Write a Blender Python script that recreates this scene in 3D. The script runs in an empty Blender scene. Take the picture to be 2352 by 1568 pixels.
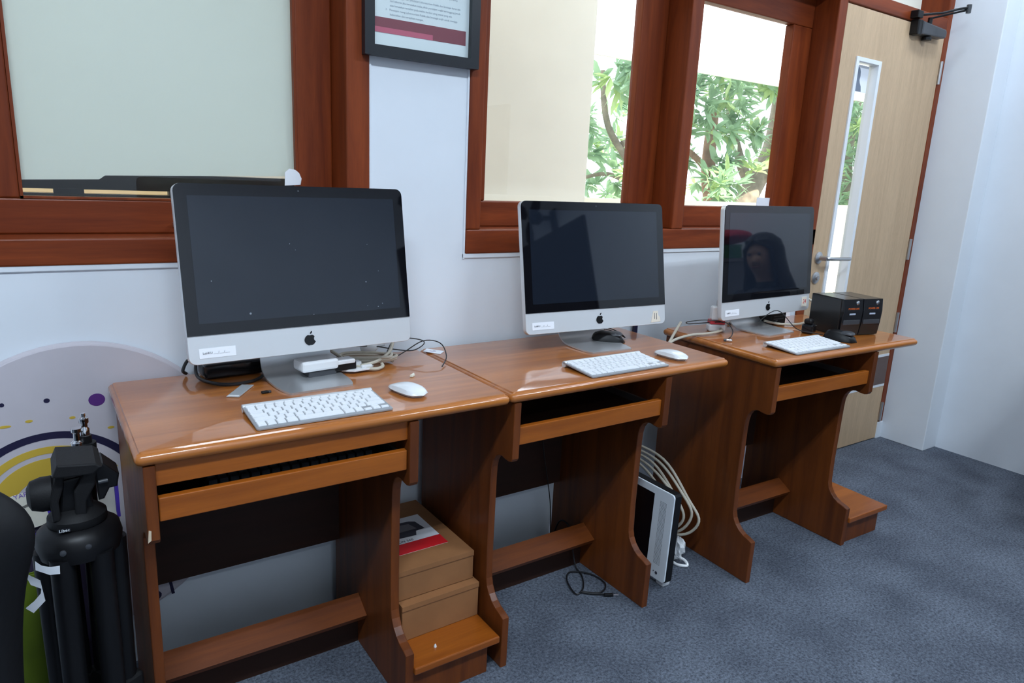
import bpy, bmesh, math, random
from mathutils import Vector, Matrix, Euler
random.seed(7)
S = bpy.context.scene
C = S.collection
PI = math.pi

# ------------------------------------------------------------------ camera
def make_camera():
    yaw, pitch, roll, f = 0.5985, -0.2305, 0.0467, 1606.43
    cy, sy, cp, sp = math.cos(yaw), math.sin(yaw), math.cos(pitch), math.sin(pitch)
    fw = Vector((sy*cp, cy*cp, sp)); r = Vector((cy, -sy, 0)); u = r.cross(fw)
    cr, sr = math.cos(roll), math.sin(roll)
    r2 = cr*r + sr*u; u2 = -sr*r + cr*u
    cam = bpy.data.cameras.new('camera'); o = bpy.data.objects.new('camera', cam); C.objects.link(o)
    m = Matrix((r2, u2, -fw)).transposed().to_4x4(); m.translation = Vector((-0.0973, -1.8526, 1.2412))
    o.matrix_world = m
    cam.sensor_width = 36; cam.lens = 36*f/2352; cam.clip_start = 0.02; cam.clip_end = 200
    S.camera = o
make_camera()

# ------------------------------------------------------------------ world, sun, exposure
w = bpy.data.worlds.new('sky'); S.world = w; w.use_nodes = True
bg = w.node_tree.nodes['Background']; bg.inputs[0].default_value = (0.80, 0.90, 1.0, 1); bg.inputs[1].default_value = 3.0
sun = bpy.data.lights.new('sun', 'SUN'); sun.energy = 11.0; sun.angle = 0.01; sun.color = (1.0, 0.95, 0.86)
so = bpy.data.objects.new('sun', sun); C.objects.link(so); so.rotation_euler = (math.radians(52), 0, math.radians(-12))
S.view_settings.view_transform = 'Standard'; S.view_settings.look = 'None'
S.view_settings.gamma = 1.0; S.view_settings.use_curve_mapping = False
S.view_settings.exposure = 0.0
LAMP_POWER = 31.0
LAMP_COLOR = (0.74, 0.87, 1.0)
LAMPS = ((2.3, -2.05, 0.72, 'twin tube ceiling lamp above the carpet right of the desks'), (2.85, -0.62, 0.22, 'twin tube ceiling lamp just inside the door'), (-0.35, -1.95, 1.0, 'twin tube ceiling lamp above the desk with cardboard boxes'),
         (0.6, -3.8, 0.22, 'added dim twin tube fill lamp near the wall behind the photographer'))  # this rear lamp is added as weak fill for the space under the desks

# ------------------------------------------------------------------ materials
def mat(name, col, rough=0.5, metal=0.0, coat=0.0, coat_rough=0.1, var=0.0, vscale=20.0, bump=0.0, bscale=60.0,
        spec=0.5, stretch=(1, 1, 1), col2=None, detail=4.0, transl=0.0):
    m = bpy.data.materials.new(name); m.use_nodes = True
    nt = m.node_tree; b = nt.nodes['Principled BSDF']
    b.inputs['Base Color'].default_value = (*col, 1); b.inputs['Roughness'].default_value = rough
    b.inputs['Metallic'].default_value = metal; b.inputs['Coat Weight'].default_value = coat
    b.inputs['Coat Roughness'].default_value = coat_rough; b.inputs['Specular IOR Level'].default_value = spec
    if var or col2 or bump:
        tc = nt.nodes.new('ShaderNodeTexCoord'); mp = nt.nodes.new('ShaderNodeMapping'); mp.inputs['Scale'].default_value = stretch
        nt.links.new(tc.outputs['Object'], mp.inputs[0])
    if var or col2:
        n = nt.nodes.new('ShaderNodeTexNoise'); n.inputs['Scale'].default_value = vscale; n.inputs['Detail'].default_value = detail
        n.inputs['Roughness'].default_value = 0.6
        nt.links.new(mp.outputs[0], n.inputs[0])
        rp = nt.nodes.new('ShaderNodeValToRGB')
        c2 = col2 or tuple(max(0, c*(1-var)) for c in col); c1 = col if col2 else tuple(min(1, c*(1+var*0.6)) for c in col)
        rp.color_ramp.elements[0].color = (*c2, 1); rp.color_ramp.elements[1].color = (*c1, 1)
        rp.color_ramp.elements[0].position = 0.33; rp.color_ramp.elements[1].position = 0.67
        nt.links.new(n.outputs['Fac'], rp.inputs[0]); nt.links.new(rp.outputs[0], b.inputs['Base Color'])
    if bump:
        n2 = nt.nodes.new('ShaderNodeTexNoise'); n2.inputs['Scale'].default_value = bscale; n2.inputs['Detail'].default_value = 3
        bp = nt.nodes.new('ShaderNodeBump'); bp.inputs['Strength'].default_value = bump; bp.inputs['Distance'].default_value = 0.004
        nt.links.new(mp.outputs[0], n2.inputs[0]); nt.links.new(n2.outputs['Fac'], bp.inputs['Height']); nt.links.new(bp.outputs[0], b.inputs['Normal'])
    if transl:
        out = nt.nodes['Material Output']; t = nt.nodes.new('ShaderNodeBsdfTranslucent'); t.inputs[0].default_value = (*col, 1)
        mx = nt.nodes.new('ShaderNodeMixShader'); mx.inputs[0].default_value = transl
        nt.links.new(b.outputs[0], mx.inputs[1]); nt.links.new(t.outputs[0], mx.inputs[2]); nt.links.new(mx.outputs[0], out.inputs[0])
    return m

def wood(name, light, dark, axis, rough=0.4, coat=0.45, coat_rough=0.14, scale=9.0, spec=0.35):
    """varnished timber with grain running along one axis of the object"""
    m = bpy.data.materials.new(name); m.use_nodes = True; nt = m.node_tree; b = nt.nodes['Principled BSDF']
    tc = nt.nodes.new('ShaderNodeTexCoord'); mp = nt.nodes.new('ShaderNodeMapping')
    s = [7.0, 7.0, 7.0]; s['xyz'.index(axis)] = 0.55; mp.inputs['Scale'].default_value = s
    nt.links.new(tc.outputs['Object'], mp.inputs[0])
    n = nt.nodes.new('ShaderNodeTexNoise'); n.inputs['Scale'].default_value = scale*0.35; n.inputs['Detail'].default_value = 5; n.inputs['Distortion'].default_value = 0.8
    n.inputs['Roughness'].default_value = 0.55
    nt.links.new(mp.outputs[0], n.inputs[0])
    rp = nt.nodes.new('ShaderNodeValToRGB'); e = rp.color_ramp.elements
    e[0].position = 0.30; e[0].color = (*dark, 1); e[1].position = 0.66; e[1].color = (*light, 1)
    nt.links.new(n.outputs['Fac'], rp.inputs[0])
    f = nt.nodes.new('ShaderNodeTexNoise'); f.inputs['Scale'].default_value = scale*5; f.inputs['Detail'].default_value = 3
    nt.links.new(mp.outputs[0], f.inputs[0])
    mx = nt.nodes.new('ShaderNodeMix'); mx.data_type = 'RGBA'; mx.blend_type = 'MULTIPLY'; mx.inputs[0].default_value = 0.35
    nt.links.new(rp.outputs[0], mx.inputs[6]); nt.links.new(f.outputs['Color'], mx.inputs[7])
    g = nt.nodes.new('ShaderNodeHueSaturation'); g.inputs['Value'].default_value = 1.25
    bw = nt.nodes.new('ShaderNodeRGBToBW'); nt.links.new(f.outputs['Color'], bw.inputs[0]); nt.links.new(bw.outputs[0], mx.inputs[7])
    nt.links.new(mx.outputs[2], g.inputs['Color']); nt.links.new(g.outputs[0], b.inputs['Base Color'])
    b.inputs['Roughness'].default_value = rough; b.inputs['Coat Weight'].default_value = coat; b.inputs['Coat Roughness'].default_value = coat_rough
    b.inputs['Specular IOR Level'].default_value = spec
    return m

def glass_mat(name, tint=(0.97, 0.99, 0.98), ior=1.45):
    m = bpy.data.materials.new(name); m.use_nodes = True; nt = m.node_tree; nt.nodes.remove(nt.nodes['Principled BSDF'])
    out = nt.nodes['Material Output']; t = nt.nodes.new('ShaderNodeBsdfTransparent'); t.inputs[0].default_value = (*tint, 1)
    g = nt.nodes.new('ShaderNodeBsdfGlossy'); g.inputs['Roughness'].default_value = 0.01
    ge = nt.nodes.new('ShaderNodeNewGeometry'); dp = nt.nodes.new('ShaderNodeVectorMath'); dp.operation = 'DOT_PRODUCT'
    nt.links.new(ge.outputs['Normal'], dp.inputs[0]); nt.links.new(ge.outputs['Incoming'], dp.inputs[1])
    def op(kind, a, b):
        n = nt.nodes.new('ShaderNodeMath'); n.operation = kind
        for i, x in enumerate((a, b)):
            if x is None: continue
            if isinstance(x, (int, float)): n.inputs[i].default_value = x
            else: nt.links.new(x, n.inputs[i])
        return n.outputs[0]
    f5 = op('POWER', op('SUBTRACT', 1.0, op('ABSOLUTE', dp.outputs['Value'], None)), 5.0)
    fr = nt.nodes.new('ShaderNodeMath'); fr.operation = 'MULTIPLY_ADD'; nt.links.new(f5, fr.inputs[0]); fr.inputs[1].default_value = 0.96; fr.inputs[2].default_value = 0.04
    mx = nt.nodes.new('ShaderNodeMixShader')
    nt.links.new(fr.outputs[0], mx.inputs[0]); nt.links.new(t.outputs[0], mx.inputs[1]); nt.links.new(g.outputs[0], mx.inputs[2]); nt.links.new(mx.outputs[0], out.inputs[0])
    return m

def emit_mat(name, col, strength):
    m = bpy.data.materials.new(name); m.use_nodes = True; b = m.node_tree.nodes['Principled BSDF']
    b.inputs['Emission Color'].default_value = (*col, 1); b.inputs['Emission Strength'].default_value = strength
    return m

def carpet_mat():
    m = mat('carpet', (0.20, 0.205, 0.225), 0.95, spec=0.1)
    nt = m.node_tree; b = nt.nodes['Principled BSDF']
    tc = nt.nodes.new('ShaderNodeTexCoord')
    a = nt.nodes.new('ShaderNodeTexNoise'); a.inputs['Scale'].default_value = 125; a.inputs['Detail'].default_value = 5; a.inputs['Roughness'].default_value = 0.8
    d = nt.nodes.new('ShaderNodeTexNoise'); d.inputs['Scale'].default_value = 4.5; d.inputs['Detail'].default_value = 4
    nt.links.new(tc.outputs['Object'], a.inputs[0]); nt.links.new(tc.outputs['Object'], d.inputs[0])
    r1 = nt.nodes.new('ShaderNodeValToRGB'); e = r1.color_ramp.elements
    e[0].position = 0.36; e[0].color = (0.060, 0.070, 0.090, 1); e[1].position = 0.64; e[1].color = (0.235, 0.265, 0.325, 1)
    r2 = nt.nodes.new('ShaderNodeValToRGB'); e = r2.color_ramp.elements
    e[0].position = 0.35; e[0].color = (0.66, 0.66, 0.68, 1); e[1].position = 0.65; e[1].color = (1, 1, 1, 1)
    nt.links.new(a.outputs['Fac'], r1.inputs[0]); nt.links.new(d.outputs['Fac'], r2.inputs[0])
    mx = nt.nodes.new('ShaderNodeMix'); mx.data_type = 'RGBA'; mx.blend_type = 'MULTIPLY'; mx.inputs[0].default_value = 1
    nt.links.new(r1.outputs[0], mx.inputs[6]); nt.links.new(r2.outputs[0], mx.inputs[7]); nt.links.new(mx.outputs[2], b.inputs['Base Color'])
    bp = nt.nodes.new('ShaderNodeBump'); bp.inputs['Strength'].default_value = 0.7; bp.inputs['Distance'].default_value = 0.006
    nt.links.new(a.outputs['Fac'], bp.inputs['Height']); nt.links.new(bp.outputs[0], b.inputs['Normal'])
    return m

M = {}
M['wall'] = mat('wall_paint', (0.77, 0.81, 0.86), 0.55, var=0.03, vscale=3, bump=0.12, bscale=7, spec=0.3)
M['ceiling'] = mat('ceiling_paint', (0.82, 0.82, 0.82), 0.7)
M['carpet'] = carpet_mat()
DL, DD = (0.37, 0.098, 0.009), (0.235, 0.056, 0.005)
for ax in 'xyz':
    M['desk_'+ax] = wood('desk_wood_'+ax, DL, DD, ax)
    M['frame_'+ax] = wood('frame_wood_'+ax, (0.225, 0.042, 0.008), (0.125, 0.020, 0.004), ax, rough=0.5, coat=0.08, coat_rough=0.2, spec=0.22)
M['top'] = wood('desk_top_wood', (0.47, 0.155, 0.026), (0.33, 0.098, 0.014), 'x', rough=0.33, coat=0.9, coat_rough=0.06)
M['panel'] = wood('desk_panel_wood', (0.165, 0.040, 0.005), (0.092, 0.021, 0.003), 'z', rough=0.5, coat=0.2, coat_rough=0.2)
M['desk_shade'] = wood('desk_shaded_wood', (0.035, 0.011, 0.005), (0.02, 0.007, 0.003), 'x', rough=0.6, coat=0.0)  # desk wood darkened in colour to paint the shade beneath the desktops
M['door'] = wood('door_laminate', (0.57, 0.40, 0.25), (0.49, 0.34, 0.21), 'z', rough=0.5, coat=0.0, scale=14)
M['door_band'] = mat('door_band', (0.13, 0.085, 0.075), 0.5, var=0.1)
M['white_trim'] = mat('white_trim', (0.80, 0.82, 0.85), 0.4)
M['glass'] = glass_mat('window_glass')
M['film'] = mat('frosted_film', (0.86, 0.86, 0.80), 0.55, transl=0.28)
M['alu'] = mat('brushed_aluminium', (0.73, 0.745, 0.76), 0.42, metal=0.4, spec=0.5)
M['alu_kb'] = mat('keyboard_aluminium', (0.42, 0.43, 0.45), 0.45, metal=0.5)
M['alu_dark'] = mat('stand_aluminium', (0.66, 0.67, 0.68), 0.33, metal=0.8)
M['bezel'] = mat('black_glass_bezel', (0.004, 0.004, 0.006), 0.03, spec=0.75)
M['display'] = mat('dark_display', (0.010, 0.014, 0.023), 0.035, spec=0.85, var=0.12, vscale=400)
M['logo'] = mat('logo_black', (0.008, 0.008, 0.009), 0.12)
M['paper'] = mat('white_paper', (0.88, 0.90, 0.94), 0.6)
M['paper_cream'] = mat('cream_paper', (0.78, 0.74, 0.62), 0.7, var=0.08, vscale=12)
M['ink'] = mat('ink', (0.05, 0.05, 0.07), 0.6)
M['ink_grey'] = mat('ink_grey', (0.48, 0.51, 0.58), 0.6)
M['ink_red'] = mat('ink_red', (0.55, 0.03, 0.05), 0.6)
M['tape'] = mat('masking_tape', (0.80, 0.72, 0.60), 0.6)
M['key_white'] = mat('key_white', (0.82, 0.83, 0.85), 0.4)
M['white_plastic'] = mat('white_plastic', (0.80, 0.81, 0.82), 0.25, coat=0.3)
M['red_plastic'] = mat('red_plastic', (0.62, 0.04, 0.06), 0.4)
M['black_plastic'] = mat('black_plastic', (0.006, 0.006, 0.007), 0.42, spec=0.3)
M['black_gloss'] = mat('black_gloss', (0.01, 0.01, 0.012), 0.12)
M['black_matte'] = mat('black_matte', (0.008, 0.008, 0.009), 0.6, spec=0.3, bump=0.1, bscale=300)
M['grey_plastic'] = mat('grey_plastic', (0.045, 0.048, 0.055), 0.35)
M['ups_top'] = mat('dark_metal_casing', (0.05, 0.05, 0.05), 0.22, metal=0.6)
M['silver'] = mat('silver', (0.72, 0.73, 0.75), 0.2, metal=1.0)
M['chrome'] = mat('chrome', (0.75, 0.75, 0.76), 0.1, metal=1.0)
M['steel'] = mat('satin_steel', (0.55, 0.55, 0.56), 0.3, metal=0.9)
M['orange_text'] = mat('orange_print', (0.8, 0.16, 0.03), 0.5)
M['cable_beige'] = mat('beige_cable', (0.52, 0.47, 0.38), 0.45)
M['cable_black'] = mat('black_cable', (0.012, 0.012, 0.014), 0.4)
M['card'] = mat('cardboard', (0.29, 0.125, 0.045), 0.75, var=0.10, vscale=10, bump=0.05, bscale=80)
M['card_dark'] = mat('cardboard_crease', (0.17, 0.07, 0.025), 0.8)
M['red_print'] = mat('red_print', (0.75, 0.018, 0.025), 0.35)
M['grey_print'] = mat('grey_print', (0.20, 0.19, 0.21), 0.5)
M['maroon'] = mat('maroon_print', (0.26, 0.05, 0.075), 0.5)
M['rose'] = mat('rose_print', (0.62, 0.12, 0.20), 0.5)
M['fr_black'] = mat('black_picture_frame', (0.012, 0.014, 0.018), 0.35)
M['cloth_bag'] = mat('black_nylon', (0.006, 0.0065, 0.008), 0.6, spec=0.3, bump=0.5, bscale=22)
M['banner'] = mat('banner_fabric', (0.56, 0.52, 0.56), 0.6, var=0.05, vscale=5)
M['navy'] = mat('navy_print', (0.012, 0.010, 0.045), 0.5)
M['purple'] = mat('purple_print', (0.10, 0.025, 0.19), 0.5)
M['yellow'] = mat('yellow_print', (0.62, 0.42, 0.05), 0.5)
M['violet_felt'] = mat('violet_felt', (0.075, 0.035, 0.42), 0.8)
M['lime'] = mat('lime_plastic', (0.13, 0.19, 0.010), 0.5, var=0.15, vscale=9)
M['foil'] = mat('silver_foil', (0.72, 0.76, 0.78), 0.18, metal=0.6)
M['cream_wall'] = mat('cream_wall', (0.81, 0.75, 0.66), 0.7, var=0.04, vscale=2)
M['parapet'] = mat('cream_parapet', (0.56, 0.50, 0.40), 0.7)
M['awning'] = mat('white_awning', (0.88, 0.88, 0.88), 0.6, transl=0.35)
M['ground'] = mat('pale_ground', (0.42, 0.42, 0.30), 0.9, var=0.3, vscale=1.2)
M['leaf'] = mat('leaf', (0.44, 0.60, 0.36), 0.3, col2=(0.20, 0.36, 0.22), vscale=1.6, transl=0.35)
M['leaf2'] = mat('leaf_young', (0.62, 0.74, 0.34), 0.4, col2=(0.42, 0.58, 0.24), vscale=1.6, transl=0.4)
M['bark'] = mat('bark', (0.30, 0.24, 0.18), 0.9, var=0.35, vscale=9, bump=0.6, bscale=18)
M['bark_red'] = mat('bark_red', (0.34, 0.19, 0.12), 0.9, var=0.35, vscale=9, bump=0.6, bscale=18)
M['tube'] = emit_mat('lamp_tube', (0.85, 0.93, 1.0), 6.0)

# ------------------------------------------------------------------ mesh helpers
def bx(bm, x0, x1, y0, y1, z0, z1):
    v = [bm.verts.new(p) for p in ((x0,y0,z0),(x1,y0,z0),(x1,y1,z0),(x0,y1,z0),(x0,y0,z1),(x1,y0,z1),(x1,y1,z1),(x0,y1,z1))]
    for f in ((0,3,2,1),(4,5,6,7),(0,1,5,4),(1,2,6,5),(2,3,7,6),(3,0,4,7)): bm.faces.new([v[i] for i in f])
    return bm
def box(x0, x1, y0, y1, z0, z1, bev=0.0, seg=2):
    bm = bmesh.new(); bx(bm, min(x0,x1), max(x0,x1), min(y0,y1), max(y0,y1), min(z0,z1), max(z0,z1))
    if bev: bmesh.ops.bevel(bm, geom=bm.edges[:], offset=bev, segments=seg, affect='EDGES', profile=0.5)
    return bm
def xf(bm, m):
    bm.transform(m); return bm
def prism(poly, axis, a, b, bev=0.0):
    """polygon (list of 2D points) extruded along axis from a to b.  axis x: (y,z) ; y: (x,z) ; z: (x,y)"""
    bm = bmesh.new()
    def P(p, t):
        return {'x': (t, p[0], p[1]), 'y': (p[0], t, p[1]), 'z': (p[0], p[1], t)}[axis]
    va = [bm.verts.new(P(p, a)) for p in poly]; vb = [bm.verts.new(P(p, b)) for p in poly]
    n = len(poly); bm.faces.new(va); bm.faces.new(vb[::-1])
    for i in range(n): bm.faces.new((va[i], vb[i], vb[(i+1)%n], va[(i+1)%n]))
    bmesh.ops.recalc_face_normals(bm, faces=bm.faces[:])
    if bev:
        ed = [e for e in bm.edges if (e.verts[0] in va) == (e.verts[1] in va)]
        bmesh.ops.bevel(bm, geom=ed, offset=bev, segments=2, affect='EDGES', profile=0.5)
    return bm
def rrect(w, h, r, n=5, cx=0, cy=0, rb=None):
    """rounded rectangle outline, r top corners, rb bottom corners"""
    rb = r if rb is None else rb; out = []
    for (sx, sy, a0, rr) in ((1,-1,-90,rb),(1,1,0,r),(-1,1,90,r),(-1,-1,180,rb)):
        x, y = cx+sx*(w/2-rr), cy+sy*(h/2-rr)
        if rr < 1e-6: out.append((x, y)); continue
        for i in range(n+1):
            a = math.radians(a0+90*i/n); out.append((x+rr*math.cos(a), y+rr*math.sin(a)))
    return out
def cyl(p0, p1, r0, r1=None, n=20, cap=True):
    r1 = r0 if r1 is None else r1; bm = bmesh.new(); p0, p1 = Vector(p0), Vector(p1); d = (p1-p0).normalized()
    a = d.orthogonal().normalized(); b = d.cross(a)
    va = [bm.verts.new(p0+r0*(math.cos(2*PI*i/n)*a+math.sin(2*PI*i/n)*b)) for i in range(n)]
    vb = [bm.verts.new(p1+r1*(math.cos(2*PI*i/n)*a+math.sin(2*PI*i/n)*b)) for i in range(n)]
    for i in range(n): bm.faces.new((va[i], va[(i+1)%n], vb[(i+1)%n], vb[i]))
    if cap: bm.faces.new(va[::-1]); bm.faces.new(vb)
    return bm
def lathe(prof, n=24, origin=(0,0,0), axis='z'):
    bm = bmesh.new(); rings = []
    for r, z in prof:
        ring = []
        for i in range(n):
            a = 2*PI*i/n; p = (r*math.cos(a), r*math.sin(a), z)
            if axis == 'y': p = (p[0], z, p[1])
            if axis == 'x': p = (z, p[0], p[1])
            ring.append(bm.verts.new((p[0]+origin[0], p[1]+origin[1], p[2]+origin[2])))
        rings.append(ring)
    for a, b in zip(rings, rings[1:]):
        for i in range(n): bm.faces.new((a[i], a[(i+1)%n], b[(i+1)%n], b[i]))
    bm.faces.new(rings[0][::-1]); bm.faces.new(rings[-1])
    bmesh.ops.recalc_face_normals(bm, faces=bm.faces[:])
    return bm
def smooth_path(pts, sub=6, closed=False):
    pts = [Vector(p) for p in pts]; out = []; n = len(pts)
    rng = range(n if closed else n-1)
    for i in rng:
        if closed: p0, p1, p2, p3 = pts[i-1], pts[i], pts[(i+1)%n], pts[(i+2)%n]
        else: p0, p1, p2, p3 = pts[max(i-1,0)], pts[i], pts[i+1], pts[min(i+2,n-1)]
        for k in range(sub):
            t = k/sub
            out.append(0.5*((2*p1)+(-p0+p2)*t+(2*p0-5*p1+4*p2-p3)*t*t+(-p0+3*p1-3*p2+p3)*t**3))
    if not closed: out.append(pts[-1])
    return out
def tube(pts, r, n=8, sub=6, radii=None, smooth=True):
    path = smooth_path(pts, sub) if smooth else [Vector(p) for p in pts]
    bm = bmesh.new(); rings = []; up = Vector((0.13, 0.21, 1)).normalized(); N = len(path)
    for i, p in enumerate(path):
        d = (path[min(i+1,N-1)]-path[max(i-1,0)])
        d = d.normalized() if d.length > 1e-9 else Vector((0,0,1))
        a = up-d*up.dot(d)
        a = a.normalized() if a.length > 1e-4 else d.orthogonal().normalized()
        up = a; b = d.cross(a)
        rr = r if radii is None else radii[0]+(radii[1]-radii[0])*i/max(1,N-1) if len(radii) == 2 else radii[min(i//sub, len(radii)-1)]
        rings.append([bm.verts.new(p+rr*(math.cos(2*PI*k/n)*a+math.sin(2*PI*k/n)*b)) for k in range(n)])
    for a, b in zip(rings, rings[1:]):
        for i in range(n): bm.faces.new((a[i], a[(i+1)%n], b[(i+1)%n], b[i]))
    bm.faces.new(rings[0][::-1]); bm.faces.new(rings[-1])
    return bm
def join(*bms):
    out = bmesh.new()
    for b in bms:
        me = bpy.data.meshes.new('tmp'); b.to_mesh(me); out.from_mesh(me); bpy.data.meshes.remove(me)
    return out
def obj(name, bm, m, parent=None, smooth=False):
    me = bpy.data.meshes.new(name)
    if isinstance(bm, bmesh.types.BMesh):
        bm.to_mesh(me); bm.free()
    else:
        me.from_pydata(bm[0], [], bm[1])
    if smooth:
        for p in me.polygons: p.use_smooth = True
        try: me.set_sharp_from_angle(angle=math.radians(40))
        except Exception: pass
    me.materials.append(M[m] if isinstance(m, str) else m)
    o = bpy.data.objects.new(name, me); C.objects.link(o)
    if parent: o.parent = parent
    return o
def tag(o, label, cat=None, group=None, kind=None):
    if label: o['label'] = label
    if cat: o['category'] = cat
    if group: o['group'] = group
    if kind: o['kind'] = kind
    return o
def thing(name, label, cat, loc=(0,0,0), rotz=0.0, group=None):
    o = bpy.data.objects.new(name, None); C.objects.link(o); o.location = loc; o.rotation_euler = (0,0,rotz); o.empty_display_size = 0.05
    return tag(o, label, cat, group)
def struct(name, bm, m, label=None, parent=None, smooth=False):
    o = obj(name, bm, m, parent, smooth)
    if parent is None: o['kind'] = 'structure'
    if label: o['label'] = label
    return o
def sroot(name, label, loc=(0,0,0)):
    o = bpy.data.objects.new(name, None); C.objects.link(o); o.location = loc; o['kind'] = 'structure'; o['label'] = label
    return o
def dup(root, loc, rotz, label, group=None, name=None):
    r = root.copy(); C.objects.link(r); r.location = loc; r.rotation_euler = (0,0,rotz); r['label'] = label
    if group: r['group'] = group
    def rec(src, dst):
        for ch in [c for c in bpy.data.objects if c.parent is src]:
            k = ch.copy(); C.objects.link(k); k.parent = dst; rec(ch, k)
    rec(root, r)
    return r
def text_mesh(body, size, extrude=0.0002, align='LEFT', shear=0.0):
    cu = bpy.data.curves.new('txt', 'FONT'); cu.body = body; cu.size = size; cu.extrude = extrude; cu.align_x = align; cu.resolution_u = 3; cu.shear = shear
    o = bpy.data.objects.new('txt', cu); C.objects.link(o)
    dg = bpy.context.evaluated_depsgraph_get(); dg.update()
    me = bpy.data.meshes.new_from_object(o.evaluated_get(dg)); bm = bmesh.new(); bm.from_mesh(me)
    bpy.data.objects.remove(o); bpy.data.curves.remove(cu); bpy.data.meshes.remove(me)
    return bm

# ------------------------------------------------------------------ the room
YW = -0.065                      # room face of the window wall
XL, XR, YF, ZC = -3.0, 3.615, -4.6, 2.95
struct('floor', box(XL-0.1, XR+0.1, YF-0.1, 0.12, -0.1, 0.0), 'carpet', 'grey-blue short pile carpet')
struct('ceiling', box(XL-0.1, XR+0.1, YF-0.1, 0.12, ZC, ZC+0.1), 'ceiling', 'white ceiling')
struct('wall_left', box(XL-0.1, XL, YF-0.1, 0.12, 0, ZC), 'wall', 'white painted wall')
struct('wall_front', box(XL, XR, YF-0.1, YF, 0, ZC), 'wall', 'white painted wall')
struct('wall_right', box(XR, XR+0.1, YF-0.1, 0.12, 0, ZC), 'wall', 'white painted wall beside the door')
struct('wall_pier', box(3.484, XR, -0.291, 0.12, 0, ZC, 0.004), 'wall', 'shallow white pier in the corner beside the door')
# window wall with openings for both windows and the door
bm = bmesh.new()
Y1 = 0.09
W1 = (-0.36, 0.640); W2 = (0.937, 2.655); ZS = 1.018; ZT = 2.36
for x0, x1, z0, z1 in ((XL, W1[0], 0, ZC), (W1[0], W1[1], 0, ZS), (W1[1], W2[0], 0, ZC), (W2[0], 2.60, 0, ZS), (W1[0], W1[1], ZT, ZC), (W2[0], 3.484, ZT, ZC)):
    bx(bm, x0, x1, YW, Y1, z0, z1)
wbk = struct('wall_back', bm, 'wall', 'white painted wall with two wooden windows and a door')
for x0, x1, z in ((W1[0], W1[1]+0.006, 1.006), (W2[0]-0.006, 2.60, 1.009)):
    obj('plaster_edge', box(x0, x1, YW-0.005, YW+0.01, z-0.006, z+0.008, 0.002), 'wall', wbk)
for x0, z0 in ((W1[1], 1.0), (W2[0]-0.006, 1.0)):
    obj('plaster_edge', box(x0, x0+0.006, YW-0.004, YW+0.01, z0, ZT, 0.001), 'wall', wbk)

# ---- window_1 : fixed sash with frosted film
F0 = YW-0.008                     # front face of timber frames
def frame_bar(x0, x1, y0, y1, z0, z1, ax, parent, name='frame_member', bev=0.004):
    return obj(name, box(x0, x1, y0, y1, z0, z1, bev), 'frame_'+ax, parent)
w1 = sroot('window_1', 'reddish brown timber window with frosted pane above the first desk')
frame_bar(W1[0], W1[1], F0, Y1, 1.012, 1.070, 'x', w1, 'sill')
frame_bar(0.578, W1[1], F0, Y1, 1.070, ZT, 'z', w1, 'jamb')
frame_bar(W1[0], -0.26, F0, Y1, 1.070, ZT, 'z', w1, 'jamb')
frame_bar(-0.26, 0.578, F0, Y1, 2.28, ZT, 'x', w1, 'head')
YS0, YS1 = 0.035, 0.075
frame_bar(-0.26, 0.578, YS0, YS1, 1.070, 1.148, 'x', w1, 'sash_rail')
frame_bar(0.484, 0.578, YS0, YS1, 1.148, 2.28, 'z', w1, 'sash_stile')
frame_bar(-0.26, -0.124, YS0, YS1, 1.148, 2.28, 'z', w1, 'sash_stile')
obj('glazing_bead', join(box(0.478, 0.4842, 0.034, 0.05, 1.148, 2.28), box(-0.124, -0.118, 0.034, 0.05, 1.148, 2.28), box(-0.124, 0.484, 0.034, 0.05, 1.148, 1.153)), 'frame_z', w1)
obj('pane', box(-0.124, 0.484, 0.050, 0.054, 1.148, 2.28), 'glass', w1)
fp = [(-0.124, 1.187), (0.030, 1.193), (0.042, 1.202), (0.484, 1.217), (0.484, 2.28), (-0.124, 2.28)]
tag(obj('frosted_film', prism(fp, 'y', 0.0545, 0.0555), 'film', w1), 'pale green frosted film stopping short of the bottom edge')
tear = [(0.448, 1.193), (0.489, 1.196), (0.492, 1.212), (0.486, 1.226), (0.476, 1.234), (0.460, 1.236), (0.449, 1.226)]
tag(obj('torn_tape', prism(tear, 'y', 0.0315, 0.0335), 'paper', w1), 'torn scrap of white tape')
lt = obj('latch', join(box(0.172, 0.184, -0.060, -0.045, 1.080, 1.103, 0.003), box(0.175, 0.181, -0.05, 0.035, 1.086, 1.098, 0.002)), 'steel', w1)

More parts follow.
